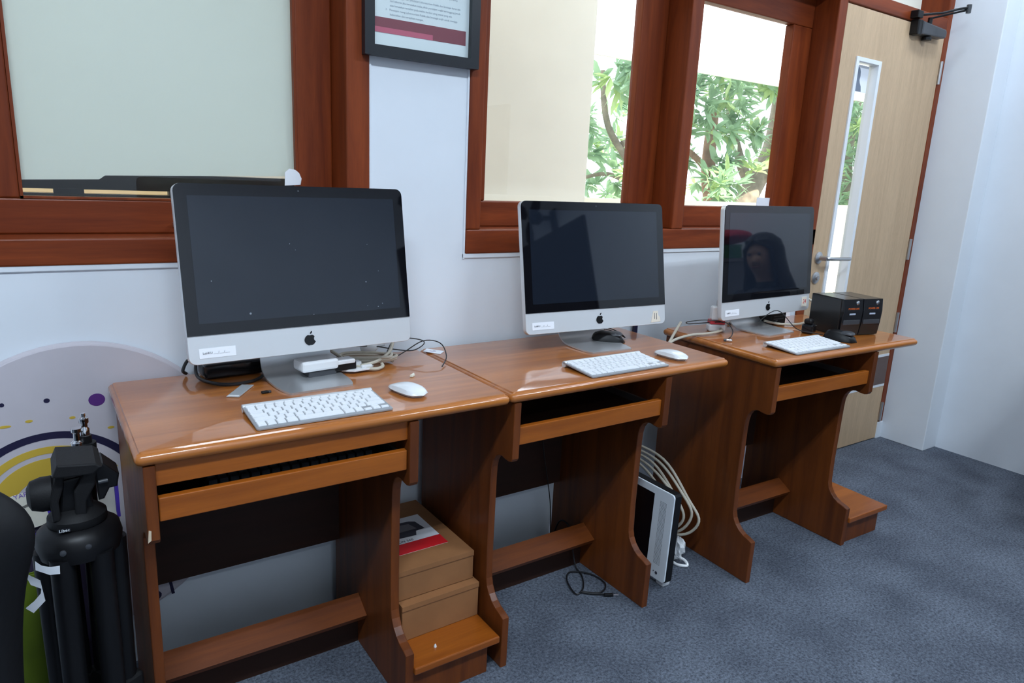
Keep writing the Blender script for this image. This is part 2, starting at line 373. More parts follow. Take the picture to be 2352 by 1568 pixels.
# ---- window_2 : two lights
w2 = sroot('window_2', 'brown timber window with two clear panes looking out on trees')
frame_bar(W2[0], 2.655, F0, Y1, 1.016, 1.087, 'x', w2, 'sill')
frame_bar(W2[0], 0.985, F0, Y1, 1.087, ZT, 'z', w2, 'jamb')
frame_bar(1.783, 1.838, F0, Y1, 1.087, 2.03, 'z', w2, 'mullion')
frame_bar(2.600, 2.655, F0, Y1, 0.0, ZT, 'z', w2, 'post')
frame_bar(0.985, 2.600, F0, Y1, 2.012, 2.08, 'x', w2, 'head')
frame_bar(0.985, 2.600, F0, Y1, 2.28, ZT, 'x', w2, 'head')
obj('transom_pane', box(0.985, 2.600, 0.03, 0.034, 2.08, 2.28), 'film', w2)
for (a, b, g0, g1) in ((0.985, 1.783, 1.062, 1.661), (1.838, 2.600, 1.915, 2.478)):
    frame_bar(a, b, YS0, YS1, 1.087, 1.166, 'x', w2, 'sash_rail')
    frame_bar(a, b, YS0, YS1, 1.885, 2.012, 'x', w2, 'sash_rail')
    frame_bar(a, g0, YS0, YS1, 1.166, 1.885, 'z', w2, 'sash_stile')
    frame_bar(g1, b, YS0, YS1, 1.166, 1.885, 'z', w2, 'sash_stile')
    obj('pane', box(g0, g1, 0.050, 0.054, 1.166, 1.885), 'glass', w2)
tag(obj('taped_paper', box(2.395, 2.478, 0.0465, 0.0485, 1.160, 1.205), 'paper', w2), 'square of pale paper taped in the corner of the pane')

# ---- door_1
d1 = sroot('door_1', 'pale wood laminate door with a narrow glazed slit')
DX0, DX1, DY0, DY1, DZ = 2.658, 3.438, -0.070, -0.034, 1.975
SX0, SX1, SZ0, SZ1 = 2.768, 2.948, 0.68, 1.79
bm = bmesh.new()
for x0, x1, z0, z1 in ((DX0, SX0, 0.006, DZ), (SX1, DX1, 0.006, DZ), (SX0, SX1, 0.006, SZ0), (SX0, SX1, SZ1, DZ)): bx(bm, x0, x1, DY0, DY1, z0, z1)
obj('leaf', bm, 'door', d1)
bm = bmesh.new(); t = 0.016
for x0, x1, z0, z1 in ((SX0-0.004, SX0+t, SZ0, SZ1), (SX1-t, SX1+0.004, SZ0, SZ1), (SX0+t, SX1-t, SZ0, SZ0+t), (SX0+t, SX1-t, SZ1-t, SZ1)): bx(bm, x0, x1, DY0-0.006, DY1+0.002, z0, z1)
obj('slit_frame', bm, 'white_trim', d1)
obj('slit_glass', box(SX0+t, SX1-t, -0.045, -0.041, SZ0+t, SZ1-t), 'glass', d1)
st = obj('sticker', box(SX0+t, SX1-t-0.02, -0.0462, -0.0452, 1.66, 1.768), 'paper', d1); tag(st, 'white sticker with a grey veiled head silhouette')
sil = [(0.0,0.0),(0.078,0.0),(0.072,0.02),(0.060,0.034),(0.055,0.045),(0.058,0.06),(0.056,0.078),(0.047,0.092),(0.037,0.096),(0.027,0.092),(0.019,0.078),(0.018,0.06),(0.022,0.045),(0.018,0.034),(0.006,0.02)]
obj('silhouette', prism([(2.801+x*0.92, 1.663+z) for x, z in sil], 'y', -0.0470, -0.0463), mat('grey_blue_ink', (0.17, 0.20, 0.26), 0.6), st)
for z0, z1, m_, nm in ((0.447, 0.460, 'white_trim', 'inlay_strip'), (0.288, 0.301, 'white_trim', 'inlay_strip'), (0.301, 0.447, 'door_band', 'dark_band')):
    obj(nm, box(DX0, DX1, DY0-0.0015, DY0+0.003, z0, z1), m_, d1)
hd = obj('handle', join(lathe([(0.026,0),(0.026,0.006),(0.020,0.009),(0.011,0.012),(0.010,0.045)], 20, (0,0,0), 'y'),), 'steel', d1, True)
hd.data.transform(Matrix.Rotation(PI, 4, 'Z')); hd.location = (2.702, DY0, 0.962)
obj('lever', tube([(0,-0.042,0),(0.02,-0.052,0.0),(0.06,-0.054,-0.001),(0.155,-0.054,-0.003)], 0.0085, 10), 'steel', hd, True)
lk = obj('lock', lathe([(0.026,0),(0.026,0.006),(0.018,0.010),(0.010,0.011),(0.009,0.018)], 20, (0,0,0), 'y'), 'steel', d1, True)
lk.data.transform(Matrix.Rotation(PI, 4, 'Z')); lk.location = (2.700, DY0, 0.875)
for z in (1.80, 0.985, 0.62, 0.15):
    h = obj('hinge', cyl((3.443, -0.076, z-0.05), (3.443, -0.076, z+0.05), 0.007, n=10), 'steel', d1, True)
# closer on the door
cb = obj('closer', prism([(3.165,1.926),(3.365,1.934),(3.375,1.945),(3.375,1.962),(3.365,1.972),(3.165,1.980)], 'y', -0.112, -0.070, 0.006), 'grey_plastic', d1)
obj('closer_plate', box(3.135, 3.172, -0.108, -0.069, 1.922, 1.984, 0.005), 'black_plastic', cb)
obj('closer_valve', lathe([(0.020,0),(0.020,0.012),(0.012,0.020)], 16, (3.245,-0.092,1.924), 'z'), 'black_plastic', cb).data.transform(Matrix.Translation((0,0,-0.012)))
obj('closer_spindle', cyl((3.235,-0.10,1.975), (3.235,-0.10,2.003), 0.010, n=12), 'black_plastic', cb)
tip = Vector((3.335,-0.205,2.035))
obj('closer_arm', tube([(3.235,-0.10,2.000), tip], 0.0045, 8, smooth=False), 'black_plastic', cb)
obj('closer_arm', tube([(3.140,-0.090,2.000),(3.24,-0.147,2.016),(3.30,-0.185,2.036), tip+Vector((0,0,0.008))], 0.0055, 8, smooth=False), 'black_plastic', cb)
obj('closer_bracket', box(3.118, 3.160, -0.108, -0.072, 1.988, 2.018, 0.003), 'black_plastic', cb)
obj('closer_elbow', cyl(tip+Vector((0,0,-0.014)), tip+Vector((0,0,0.02)), 0.010, n=14), 'grey_plastic', cb)
# door lining
t1 = sroot('trim_1', 'brown timber door lining with transom bar')
frame_bar(3.442, 3.484, YW-0.006, Y1, 0.09, ZT, 'z', t1, 'jamb')
frame_bar(2.655, 3.442, F0, Y1, 1.980, 2.035, 'x', t1, 'transom_bar')
frame_bar(2.655, 3.442, F0, Y1, 2.30, ZT, 'x', t1, 'head')
obj('transom_pane', box(2.655, 3.442, 0.062, 0.068, 2.035, 2.30), 'film', t1)
obj('plaster_patch', box(3.438, 3.486, YW-0.010, 0.05, 0.0, 0.09, 0.004), 'wall', t1)

# ------------------------------------------------------------------ outside
struct('ground', box(-14, 40, 0.12, 46, -0.25, -0.12), 'ground', 'pale sunlit ground beyond the corridor')
struct('floor_corridor', box(-3, 14, 0.12, 3.15, -0.12, -0.02), mat('corridor_tiles', (0.74, 0.72, 0.66), 0.5), 'pale corridor floor')
struct('ceiling_shade_eave', box(XL-0.1, 14, -0.0, 0.75, 2.96, 3.06), 'ceiling', 'added white eave keeping sun off the corridor wall')  # unseen eave, added and sized so the cream wall stays out of the sun
struct('wall_corridor', box(-3.0, 2.672, 1.5, 1.72, -0.02, 3.3), 'cream_wall', 'cream painted wall across the corridor')
struct('wall_parapet', box(2.672, 14, 3.0, 3.14, -0.02, 1.092), 'parapet', 'low cream parapet along the corridor')
aw = thing('awning', 'white outdoor awning hanging above the parapet', 'awning', (0,0,0))
obj('sheet', box(2.4, 14, 3.05, 3.06, 2.345, 4.2), 'awning', aw)
obj('bottom_bar', box(2.4, 14, 3.035, 3.075, 2.285, 2.345, 0.01), mat('awning_bar', (0.78, 0.74, 0.68), 0.6, transl=0.15), aw)

def leaf_cluster(bmv, bmf, c, size, n, rng, droop=0.5):
    """a whorl of lance-shaped leaves"""
    ax = Vector((rng.uniform(-1,1), rng.uniform(-1,0.3), rng.uniform(-0.2,1))).normalized()
    for k in range(n):
        a = 2*PI*k/n+rng.uniform(-0.3,0.3); t = rng.uniform(0.25, 1.25)
        p = ax.orthogonal().normalized(); q = ax.cross(p)
        d = (ax*math.cos(t)+(p*math.cos(a)+q*math.sin(a))*math.sin(t)); d.z -= droop*rng.uniform(0.2,0.9); d.normalize()
        s = d.cross(Vector((rng.uniform(-.5,.5),rng.uniform(-.5,.5),1))); s = s.normalized() if s.length > 1e-3 else p
        L = size*rng.uniform(0.7,1.25); W = L*rng.uniform(0.11,0.16); nn = d.cross(s)
        i = len(bmv)
        bmv += [c, c+d*L*0.35+s*W+nn*W*0.35, c+d*L*0.35-s*W+nn*W*0.35, c+d*L*0.4, c+d*L*0.75+s*W*0.75-Vector((0,0,L*0.05)), c+d*L*0.75-s*W*0.75-Vector((0,0,L*0.05)), c+d*L*0.78-Vector((0,0,L*0.06)), c+d*L-Vector((0,0,L*0.14))]
        bmf += [(i,i+1,i+3),(i,i+3,i+2),(i+1,i+4,i+6,i+3),(i+3,i+6,i+5,i+2),(i+4,i+7,i+6),(i+6,i+7,i+5)]
def tree(label, base, limbs, blobs, bark, seed, n_scale=1.0, leafmat='leaf', size=0.26):
    rng = random.Random(seed)
    t = thing('mango_tree', label, 'tree', base, 0, 'trees beyond the parapet')
    for k, (pts, r0, r1) in enumerate(limbs):
        obj('trunk' if k == 0 else 'branch', tube(pts, 0, 12, 5, radii=(r0, r1)), bark, t, True)
    for mi, mname in ((0, 'leaf'), (1, 'leaf2')):
        v, f = [], []
        for (c, r, n) in blobs:
            for k in range(int(n*n_scale*(0.78 if mi == 0 else 0.22))):
                d = Vector((rng.gauss(0,1), rng.gauss(0,1), rng.gauss(0,1))); d = d.normalized()*rng.uniform(0.35,1)**0.5
                leaf_cluster(v, f, Vector(c)+Vector((d.x*r[0], d.y*r[1], d.z*r[2])), size, rng.randint(7,11), rng)
        tag(obj('foliage', ([tuple(p) for p in v], f), mname, t), None, kind='stuff')
    return t
# positions are relative to each trunk base
tree('mango tree with a grey trunk leaning right and forking', (7.9, 4.5, -0.12),
     [([(0,0,0),(0.0,0,0.75),(0.10,0,1.18),(0.30,0,1.52),(0.51,0,1.86),(0.59,0,2.4),(0.60,0,3.3)], 0.17, 0.11), ([(0.20,0,1.38),(0.02,0.05,1.62),(-0.12,0.1,1.95),(-0.4,0.1,2.5)], 0.085, 0.04)],
     [((-0.05,-0.4,2.0),(0.38,0.3,0.24),15), ((0.38,-0.5,1.98),(0.22,0.25,0.2),10), ((-0.75,-0.3,2.62),(0.8,0.5,0.28),46), ((0.7,0.4,2.85),(0.6,0.4,0.16),16), ((0.75,0.7,1.2),(0.4,0.3,0.25),10)], 'bark', 3)
tree('mango tree with a stout reddish trunk', (7.02, 4.4, -0.12),
     [([(0.27,0,0),(0.25,0,0.7),(0.20,0,1.15),(0.10,0.05,1.6),(0.15,0.1,2.4)], 0.19, 0.06), ([(0.12,0,1.5),(-0.3,0,1.75),(-0.8,0.05,1.95)], 0.05, 0.025)],
     [((-0.28,-0.5,1.32),(0.26,0.25,0.20),12), ((-0.28,-0.35,2.15),(0.35,0.3,0.28),18), ((0.05,-0.4,1.62),(0.3,0.25,0.15),9), ((0.0,0.8,1.7),(0.5,0.3,0.4),10)], 'bark_red', 5)
tree('slender mango tree with crooked branches', (5.75, 4.6, -0.12),
     [([(0.5,0,0),(0.42,0,0.9),(0.2,0.0,1.5),(-0.2,0.05,2.0),(-0.3,0.1,2.6)], 0.06, 0.03), ([(0.3,0,1.3),(-0.2,0,1.45),(-0.7,0,1.35)], 0.035, 0.015), ([(0,0,1.8),(0.5,0,2.0),(0.8,0.1,2.1)], 0.04, 0.02)],
     [((0.0,-0.4,2.45),(0.7,0.45,0.28),44), ((-0.45,-0.5,1.32),(0.3,0.25,0.22),12), ((0.45,-0.2,2.0),(0.35,0.3,0.2),10), ((0.1,0.6,1.6),(0.7,0.4,0.5),18), ((-0.6,0.2,1.85),(0.4,0.4,0.3),12)], 'bark', 9)
tree('leafy tree seen through the slit of the door', (11.1, 5.0, -0.12),
     [([(0,0,0),(0.05,0,1.2),(-0.05,0,2.2),(0.1,0,3.4)], 0.14, 0.06)],
     [((0,-0.3,1.4),(0.8,0.5,0.4),40), ((0,-0.2,2.2),(0.9,0.6,0.5),60), ((-0.2,0,2.8),(0.9,0.6,0.3),30)], 'bark', 12)
tree('broad bright green tree standing behind the other trunks', (10.2, 8.6, -0.12),
     [([(0,0,0),(0.1,0,1.6),(0.0,0,3.2)], 0.14, 0.06)],
     [((0.6,0,1.2),(1.6,0.6,0.5),22), ((-1.6,-0.4,2.3),(1.5,0.7,0.6),26)], 'bark', 15, size=0.3)

# dark furniture standing in the corridor, glimpsed under the film
rk = thing('metal_bench', 'black slotted metal bench in the corridor seen under the frosted film', 'bench', (0.28, 0.42, -0.02))
for z0, z1 in ((1.157, 1.164), (1.176, 1.224)):
    obj('rail', box(-0.62, 0.55, -0.02, 0.02, z0, z1, 0.003), 'black_plastic', rk)
for x in (-0.60, -0.30, -0.02, 0.24, 0.52):
    obj('spacer', box(x-0.035, x+0.035, -0.018, 0.018, 1.14, 1.19), 'black_plastic', rk)
for x in (-0.6, 0.52):
    obj('post', box(x-0.02, x+0.02, -0.02, 0.02, 0, 1.15), 'black_plastic', rk)
pl = thing('wooden_cabinet', 'yellowish wooden cabinet standing behind the corridor bench', 'cabinet', (0.35, 0.75, -0.02))
obj('body', box(-0.8, 0.6, 0, 0.35, 0, 1.140, 0.004), mat('pine', (0.50, 0.32, 0.13), 0.5, var=0.15), pl)
obj('top', box(-0.82, 0.62, -0.02, 0.37, 1.140, 1.154, 0.004), mat('pine_top', (0.55, 0.38, 0.18), 0.5), pl)

# ------------------------------------------------------------------ desks
TW, TD, TH = 0.779, 0.482, 0.75
PROF = [(-0.012,0.0),(-0.468,0.0),(-0.470,0.143),(-0.455,0.149),(-0.434,0.155),(-0.417,0.164),(-0.402,0.178),(-0.391,0.195),(-0.386,0.215),(-0.384,0.30),
        (-0.387,0.50),(-0.389,0.53),(-0.394,0.549),(-0.404,0.564),(-0.417,0.572),(-0.430,0.575),(-0.446,0.572),(-0.462,0.571),(-0.472,0.574),(-0.477,0.582),(-0.478,0.723),(-0.012,0.723)]
def tabletop_bm():
    bm = bmesh.new()
    prof = [(0.010,0.7235),(0.003,0.7275),(0.0,0.7345),(0.001,0.741),(0.005,0.7455),(0.0085,0.7465),(0.010,0.7495),(0.014,0.750)]
    rings = []
    for inset, z in prof:
        rings.append([bm.verts.new((x, y, z)) for x, y in rrect(TW-2*inset, TD-2*inset, max(0.003, 0.012-inset*0.6), 4, TW/2, -TD/2)])
    n = len(rings[0])
    for a, b in zip(rings, rings[1:]):
        for i in range(n): bm.faces.new((a[i], a[(i+1)%n], b[(i+1)%n], b[i]))
    bm.faces.new(rings[0][::-1]); bm.faces.new(rings[-1])
    bmesh.ops.recalc_face_normals(bm, faces=bm.faces[:])
    return bm
wood_foot = wood('desk_foot_wood', (0.185, 0.044, 0.005), (0.11, 0.025, 0.004), 'x', rough=0.5, coat=0.12)
def make_desk(label, loc, rz, apron, shelf):
    t = thing('computer_desk', label, 'desk', loc, rz)
    obj('tabletop', tabletop_bm(), 'top', t, True)
    obj('side_panel', prism(PROF, 'x', 0.012, 0.032, 0.0025), 'panel', t)
    obj('side_panel', prism(PROF, 'x', 0.522, 0.544, 0.0025), 'panel', t)
    obj('modesty_panel', box(0.032, 0.522, -0.045, -0.030, 0.240, 0.723, 0.001), 'desk_shade', t)
    fr = [(-0.182,0.150),(-0.240,0.116),(-0.232,0.102),(-0.174,0.136)]
    obj('footrest', prism(fr, 'x', 0.032, 0.522, 0.001), wood_foot, t)
    obj('kickboard', box(0.032, 0.522, -0.176, -0.160, 0.0, 0.128), 'desk_shade', t)
    tr = obj('keyboard_tray', box(0.036, 0.518, -0.452, -0.080, 0.612, 0.622, 0.001), 'desk_shade', t)
    obj('tray_front', box(0.034, 0.520, -0.468, -0.452, 0.611, 0.657, 0.002), 'desk_x', tr)
    obj('tray_runner', box(0.032, 0.040, -0.44, -0.06, 0.622, 0.640), 'steel', tr)
    obj('tray_runner', box(0.514, 0.522, -0.44, -0.06, 0.622, 0.640), 'steel', tr)
    if apron: obj('apron', box(0.032, 0.522, -0.466, -0.450, 0.680, 0.723, 0.0015), 'desk_x', t)
    if shelf:
        obj('shelf_board', box(0.544, 0.782, -0.476, -0.020, 0.086, 0.105, 0.003), 'desk_x', t)
        obj('shelf_front', box(0.544, 0.757, -0.458, -0.442, 0.0, 0.086, 0.001), 'panel', t)
        obj('shelf_side', box(0.741, 0.757, -0.442, -0.030, 0.0, 0.086, 0.001), 'desk_y', t)
    return t
D1P, D1R = (0.0, -0.096, 0), 0.0062
D2P, D2R = (0.7805, -0.0877, 0), 0.0109
D3P, D3R = (1.6992, -0.1531, 0), -0.0281
chip_ = mat('bare_chip', (0.62,0.50,0.36), 0.8)
dk1 = make_desk('varnished wooden desk with an apron above its tray and boxes on its shelf', D1P, D1R, True, True)
make_desk('varnished wooden computer desk joined to its neighbour, without a side shelf', D2P, D2R, False, False)
make_desk('varnished wooden computer desk nearest the door with an empty low side shelf', D3P, D3R, False, True)

tag(obj('chip', prism([(0.0115,0.580),(0.017,0.584),(0.018,0.602),(0.014,0.604)], 'y', -0.4786, -0.4770), chip_, dk1), 'bare worn chip')
# ------------------------------------------------------------------ desktop computers
def apple_logo(s):
    """fruit outline with a bite on the right, height about s ; returns list of polygons"""
    body = []
    for i in range(40):
        a = 2*PI*i/40+PI/2
        x = 0.44*math.cos(a)*(1-0.06*math.sin(a)); y = 0.42*math.sin(a)
        y -= 0.075*math.exp(-(x/0.13)**2)*(1 if math.sin(a) > 0 else 0)
        y += 0.045*math.exp(-(x/0.10)**2)*(1 if math.sin(a) < 0 else 0)
        if math.sin(a) < 0: x *= 1-0.22*(-math.sin(a))**2
        d = math.hypot(x-0.52, y-0.07)
        if d < 0.23:
            x = 0.52-(0.23**2-min(0.0529,(y-0.07)**2))**0.5
        body.append((x*s, y*s-0.08*s))
    leaf = [(0.02*s,0.36*s),(0.03*s,0.46*s),(0.10*s,0.55*s),(0.19*s,0.58*s),(0.18*s,0.48*s),(0.11*s,0.39*s)]
    return body, leaf
def make_computer(label, loc, rz, tilt, z0, number=None):
    t = thing('desktop_computer', label, 'computer', loc, rz)
    T = Matrix(((1,0,0,0),(0,math.cos(tilt),math.sin(tilt),0),(0,-math.sin(tilt),math.cos(tilt),z0),(0,0,0,1)))   # (u, w, v)
    W, HG, HC, R = 0.528, 0.318, 0.061, 0.016; H = HG+HC
    bm = bmesh.new(); rings = []
    for ins, wd in ((0.0008,0.0006),(0.0,0.0016),(0.0,0.016),(0.004,0.020),(0.030,0.027),(0.10,0.038),(0.15,0.043)):
        rr = max(0.004, R-ins*0.2+(0.03 if ins > 0.02 else 0))
        rings.append([bm.verts.new((x, wd, y)) for x, y in rrect(W-2*ins, H-2*ins, rr, 5, 0, H/2)])
    n = len(rings[0])
    for a, b in zip(rings, rings[1:]):
        for i in range(n): bm.faces.new((a[i], b[i], b[(i+1)%n], a[(i+1)%n]))
    bm.faces.new(rings[0]); bm.faces.new(rings[-1][::-1])
    bmesh.ops.recalc_face_normals(bm, faces=bm.faces[:])
    obj('housing', xf(bm, T), 'alu', t, True)
    g = obj('front_glass', xf(prism(rrect(W-0.0015, HG-0.0005, R, 5, 0, HC+HG/2, 0.0), 'y', -0.0016, 0.0012), T), 'bezel', t)
    obj('display', xf(box(-0.238, 0.238, -0.0019, -0.0010, HC+0.025, HC+0.025+0.268), T), 'display', g)
    obj('webcam', xf(lathe([(0.0022,-0.0021),(0.0022,-0.0012)], 10, (0,0,H-0.011), 'y'), T), 'grey_plastic', g)
    a, b = apple_logo(0.031)
    obj('logo', xf(join(prism([(x, y+0.031) for x, y in a], 'y', -0.0006, 0.001), prism([(x, y+0.031) for x, y in b], 'y', -0.0006, 0.001)), T), 'logo', t)
    lb = obj('asset_label', xf(box(-0.243, -0.168, -0.0003, 0.0008, 0.0125, 0.0335), T), 'paper', t)
    tx = text_mesh('LabIKU ___/___/___', 0.0066); tx.transform(Matrix.Translation((-0.236, -0.0005, 0.0212)) @ Matrix.Rotation(PI/2, 4, 'X')); obj('print', xf(tx, T), 'ink', lb)
    if number == '11':
        nt_ = obj('number_tape', xf(prism([(0.203,0.006),(0.243,0.008),(0.241,0.022),(0.234,0.028),(0.233,0.042),(0.214,0.042),(0.209,0.026)], 'y', -0.0004, 0.0008), T), 'tape', t)
        obj('print', xf(join(box(0.217,0.219,-0.0006,0,0.017,0.036), box(0.226,0.228,-0.0006,0,0.015,0.035)), T), 'ink', nt_)
    if number == '24':
        nt_ = obj('number_tape', xf(box(0.214, 0.246, -0.0004, 0.0008, 0.014, 0.050), T), 'tape', t)
        tx = text_mesh('24', 0.022, shear=0.2); tx.transform(Matrix.Translation((0.218, -0.0006, 0.026)) @ Matrix.Rotation(PI/2, 4, 'X')); obj('print', xf(tx, T), 'ink_red', nt_)
    # bent aluminium stand
    path = [(-0.066,0.0022),(0.030,0.0040),(0.062,0.0075),(0.084,0.018),(0.096,0.036),(0.1,0.06),(0.098,0.11),(0.094,0.20)]
    bm = bmesh.new(); prev = None; hw = 0.087
    sm = smooth_path([(0,y,z) for y,z in path], 5); secs = []
    for i, p in enumerate(sm):
        d = (sm[min(i+1,len(sm)-1)]-sm[max(i-1,0)]).normalized(); nn = Vector((0,-d.z,d.y))*0.0022
        k = hw if i > 4 else hw-0.014*(1-(i/4.0))**2
        secs.append([bm.verts.new(Vector((sx*k,0,0))+p+nn*sn) for sx, sn in ((-1,-1),(1,-1),(1,1),(-1,1))])
    for a, b in zip(secs, secs[1:]):
        for i in range(4): bm.faces.new((a[i], a[(i+1)%4], b[(i+1)%4], b[i]))
    bm.faces.new(secs[0][::-1]); bm.faces.new(secs[-1]); bmesh.ops.recalc_face_normals(bm, faces=bm.faces[:])
    obj('stand', bm, 'alu_dark', t, True)
    return t
make_computer('silver all-in-one computer with blank bezel corners on the desk with boxes', (0.404,-0.293,TH), 0.065, 0.164, 0.075)
c1 = [o for o in bpy.data.objects if o.name.startswith('desktop_computer')][0]
TD = Matrix(((1,0,0,0),(0,math.cos(0.164),math.sin(0.164),0),(0,-math.sin(0.164),math.cos(0.164),0.075),(0,0,0,1)))
dm = mat('dust', (0.22, 0.24, 0.27), 0.9)
for u_, v_, r_ in ((-0.130,0.100,0.0024),(-0.205,0.175,0.0012),(0.150,0.155,0.0016),(0.185,0.180,0.001),(-0.03,0.250,0.001),(-0.018,0.236,0.0008),(0.160,0.245,0.0008),(0.190,0.100,0.0012),(0.150,0.097,0.0009),(0.013,0.087,0.0010),(0.178,0.093,0.0014)):
    obj('dust_speck', xf(lathe([(r_,-0.0021),(r_,-0.0018)], 8, (u_,0,v_), 'y'), TD), dm, c1)
make_computer('silver all-in-one computer with torn tape marked 11 on its chin', (1.291,-0.288,TH), -0.051, 0.181, 0.056, '11')
make_computer('silver all-in-one computer with a red 24 sticker on its chin', (2.021,-0.343,TH), 0.054, 0.096, 0.058, '24')

# ------------------------------------------------------------------ white keyboards
def key_mesh(w, d, name, m, h=0.0025):
    bm = box(-w/2, w/2, -d/2, d/2, 0, h)
    top = [v for v in bm.verts if v.co.z > h/2]
    for v in top: v.co.x *= 1-0.0012/w; v.co.y *= 1-0.0012/d
    me = bpy.data.meshes.new(name); bm.to_mesh(me); bm.free(); me.materials.append(M[m]); return me
KEYM = {}
def make_keyboard(label, loc, rz):
    t = thing('wireless_keyboard', label, 'keyboard', loc, rz)
    L, Dp = 0.280, 0.130; slope = math.atan2(0.0095, Dp)
    Rm = Matrix.Translation((0,-Dp/2,0.0035)) @ Matrix.Rotation(slope, 4, 'X')
    obj('case', xf(prism(rrect(L, Dp, 0.006, 4, 0, Dp/2), 'z', -0.0025, 0.0015, 0.0006), Rm), 'alu_kb', t)
    obj('battery_tube', cyl((-L/2+0.001, Dp/2-0.009, 0.0085), (L/2-0.001, Dp/2-0.009, 0.0085), 0.0085, n=16), 'alu', t, True)
    u = 0.01875; x00 = -14.5*u/2
    rows = [(0.1115, 0.0095, [14.5/14]*14), (0.0985-0.0005, 0.0155, [1]*13+[1.5]), (0.0795, 0.0155, [1.5]+[1]*13), (0.0605, 0.0155, [1.75]+[1]*11+[1.75]), (0.0415, 0.0155, [2.25]+[1]*10+[2.25]),
            (0.0205, 0.0175, [1,1,1,1.25,5,1.25,1,'L','U',"R"])]
    for yc, d, ws in rows:
        x = x00
        for w_ in ws:
            spec = [(1 if isinstance(w_, str) else w_, yc, d)]
            if w_ in ('L', 'R'): spec = [(1, yc-0.0047, 0.0078)]
            if w_ == 'U': spec = [(1, yc-0.0047, 0.0078), (1, yc+0.0047, 0.0078)]
            for ww, yy, dd in spec:
                kk = (round(ww,3), dd)
                if kk not in KEYM: KEYM[kk] = key_mesh(ww*u-0.0028, dd, 'key', 'key_white')
                o = bpy.data.objects.new('key', KEYM[kk]); C.objects.link(o); o.parent = t
                o.matrix_local = Rm @ Matrix.Translation((x+ww*u/2, yy, 0.0014))
            x += (1 if isinstance(w_, str) else w_)*u
    return t
k1 = make_keyboard('white aluminium keyboard on the desk with boxes', (0.353,-0.4905,TH), 0.0)
dup(k1, (1.184,-0.485,TH), 0.010, 'white aluminium keyboard beside a white mouse, in front of the computer marked 11')
dup(k1, (1.938,-0.563,TH), -0.02, 'white aluminium keyboard in front of the computer marked 24')

# black keyboard in the tray
bk = thing('black_keyboard', 'black keyboard lying inside the tray of the first desk', 'keyboard', (0.30,-0.475,0.622), 0.006)
obj('case', box(-0.175, 0.175, -0.03, 0.115, 0, 0.014, 0.003), 'black_plastic', bk)
bkm = key_mesh(0.016, 0.016, 'key', 'grey_plastic', 0.010)
for r in range(5):
    for k in range(17):
        o = bpy.data.objects.new('key', bkm); C.objects.link(o); o.parent = bk; o.location = (-0.160+k*0.020, -0.018+r*0.0195+(0.01 if r > 3 else 0), 0.013+r*0.0016)

# ------------------------------------------------------------------ mice
def mouse_shell(L, W, H, z0, flat=0.35, nx=14, ny=10, nose=1.0):
    """domed shell: grid over a rounded outline"""
    bm = bmesh.new(); rows = []
    for i in range(ny+1):
        v = -1+2*i/ny; hw = (1-abs(v)**3.2)**0.42; row = []
        for j in range(nx+1):
            s = -1+2*j/nx
            z = z0+H*max(0.0, (1-abs(v)**2.2))**(0.62 if nose < 0.5 else 0.95)*max(0.0,(1-abs(s)**3.2))**0.35*(1.0-0.10*nose*v)
            row.append(bm.verts.new((s*hw*W/2, v*L/2, z)))
        rows.append(row)
    for a, b in zip(rows, rows[1:]):
        for j in range(nx): bm.faces.new((a[j], a[j+1], b[j+1], b[j]))
    bmesh.ops.remove_doubles(bm, verts=bm.verts[:], dist=1e-5)
    bot = [e for e in bm.edges if e.is_boundary]
    r = bmesh.ops.extrude_edge_only(bm, edges=bot); vs = [x for x in r['geom'] if isinstance(x, bmesh.types.BMVert)]
    for vtx in vs: vtx.co.z -= 0.0015; vtx.co.x *= 0.97; vtx.co.y *= 0.985
    be = [e for e in bm.edges if e.is_boundary]
    bmesh.ops.holes_fill(bm, edges=be, sides=0)
    bmesh.ops.recalc_face_normals(bm, faces=bm.faces[:])
    return bm
def white_mouse(label, loc, rz):
    t = thing('wireless_mouse', label, 'mouse', loc, rz)
    obj('base', xf(mouse_shell(0.098, 0.044, 0.006, 0.002), Matrix.Identity(4)), 'alu', t, True)
    obj('shell', mouse_shell(0.1135, 0.0575, 0.0135, 0.0075), 'white_plastic', t, True)
    return t
m1 = white_mouse('white wireless mouse on the desk with boxes', (0.573,-0.456,TH), 0.22)
dup(m1, (1.408,-0.474,TH), 0.10, 'white wireless mouse by the keyboard of the computer marked 11')
def black_mouse(label, loc, rz):
    t = thing('corded_mouse', label, 'mouse', loc, rz)
    obj('shell', mouse_shell(0.112, 0.064, 0.032, 0.002, nose=-2), 'black_plastic', t, True)
    obj('wheel', lathe([(0.006,-0.003),(0.009,-0.002),(0.009,0.002),(0.006,0.003)], 14, (0,0.035,0.022), 'x'), 'grey_plastic', t, True)
    obj('palm_cover', mouse_shell(0.050, 0.050, 0.008, 0.0285, nose=0), 'grey_plastic', t, True).location = (0,-0.022,-0.002)
    return t
b1 = black_mouse('black corded mouse behind the stand of the computer marked 11', (1.362,-0.245,TH), 0.9)
obj('cord', tube([(0.0,0.055,0.010),(0.01,0.075,0.012),(0.045,0.075,0.03),(0.075,0.03,0.035),(0.085,-0.03,0.02),(0.06,-0.06,0.004),(0.075,-0.02,0.02),(0.06,0.04,0.028),(0.02,0.085,0.02),(-0.03,0.075,0.006)], 0.0016, 6), 'cable_black', b1, True)
b2 = black_mouse('black corded mouse beside the keyboard of the computer marked 24', (2.145,-0.548,TH), 0.32)
obj('cord', tube([(0.0,0.055,0.010),(0.0,0.085,0.010),(-0.02,0.14,0.02),(-0.06,0.20,0.08),(-0.07,0.26,0.03)], 0.0016, 6), 'cable_black', b2, True)

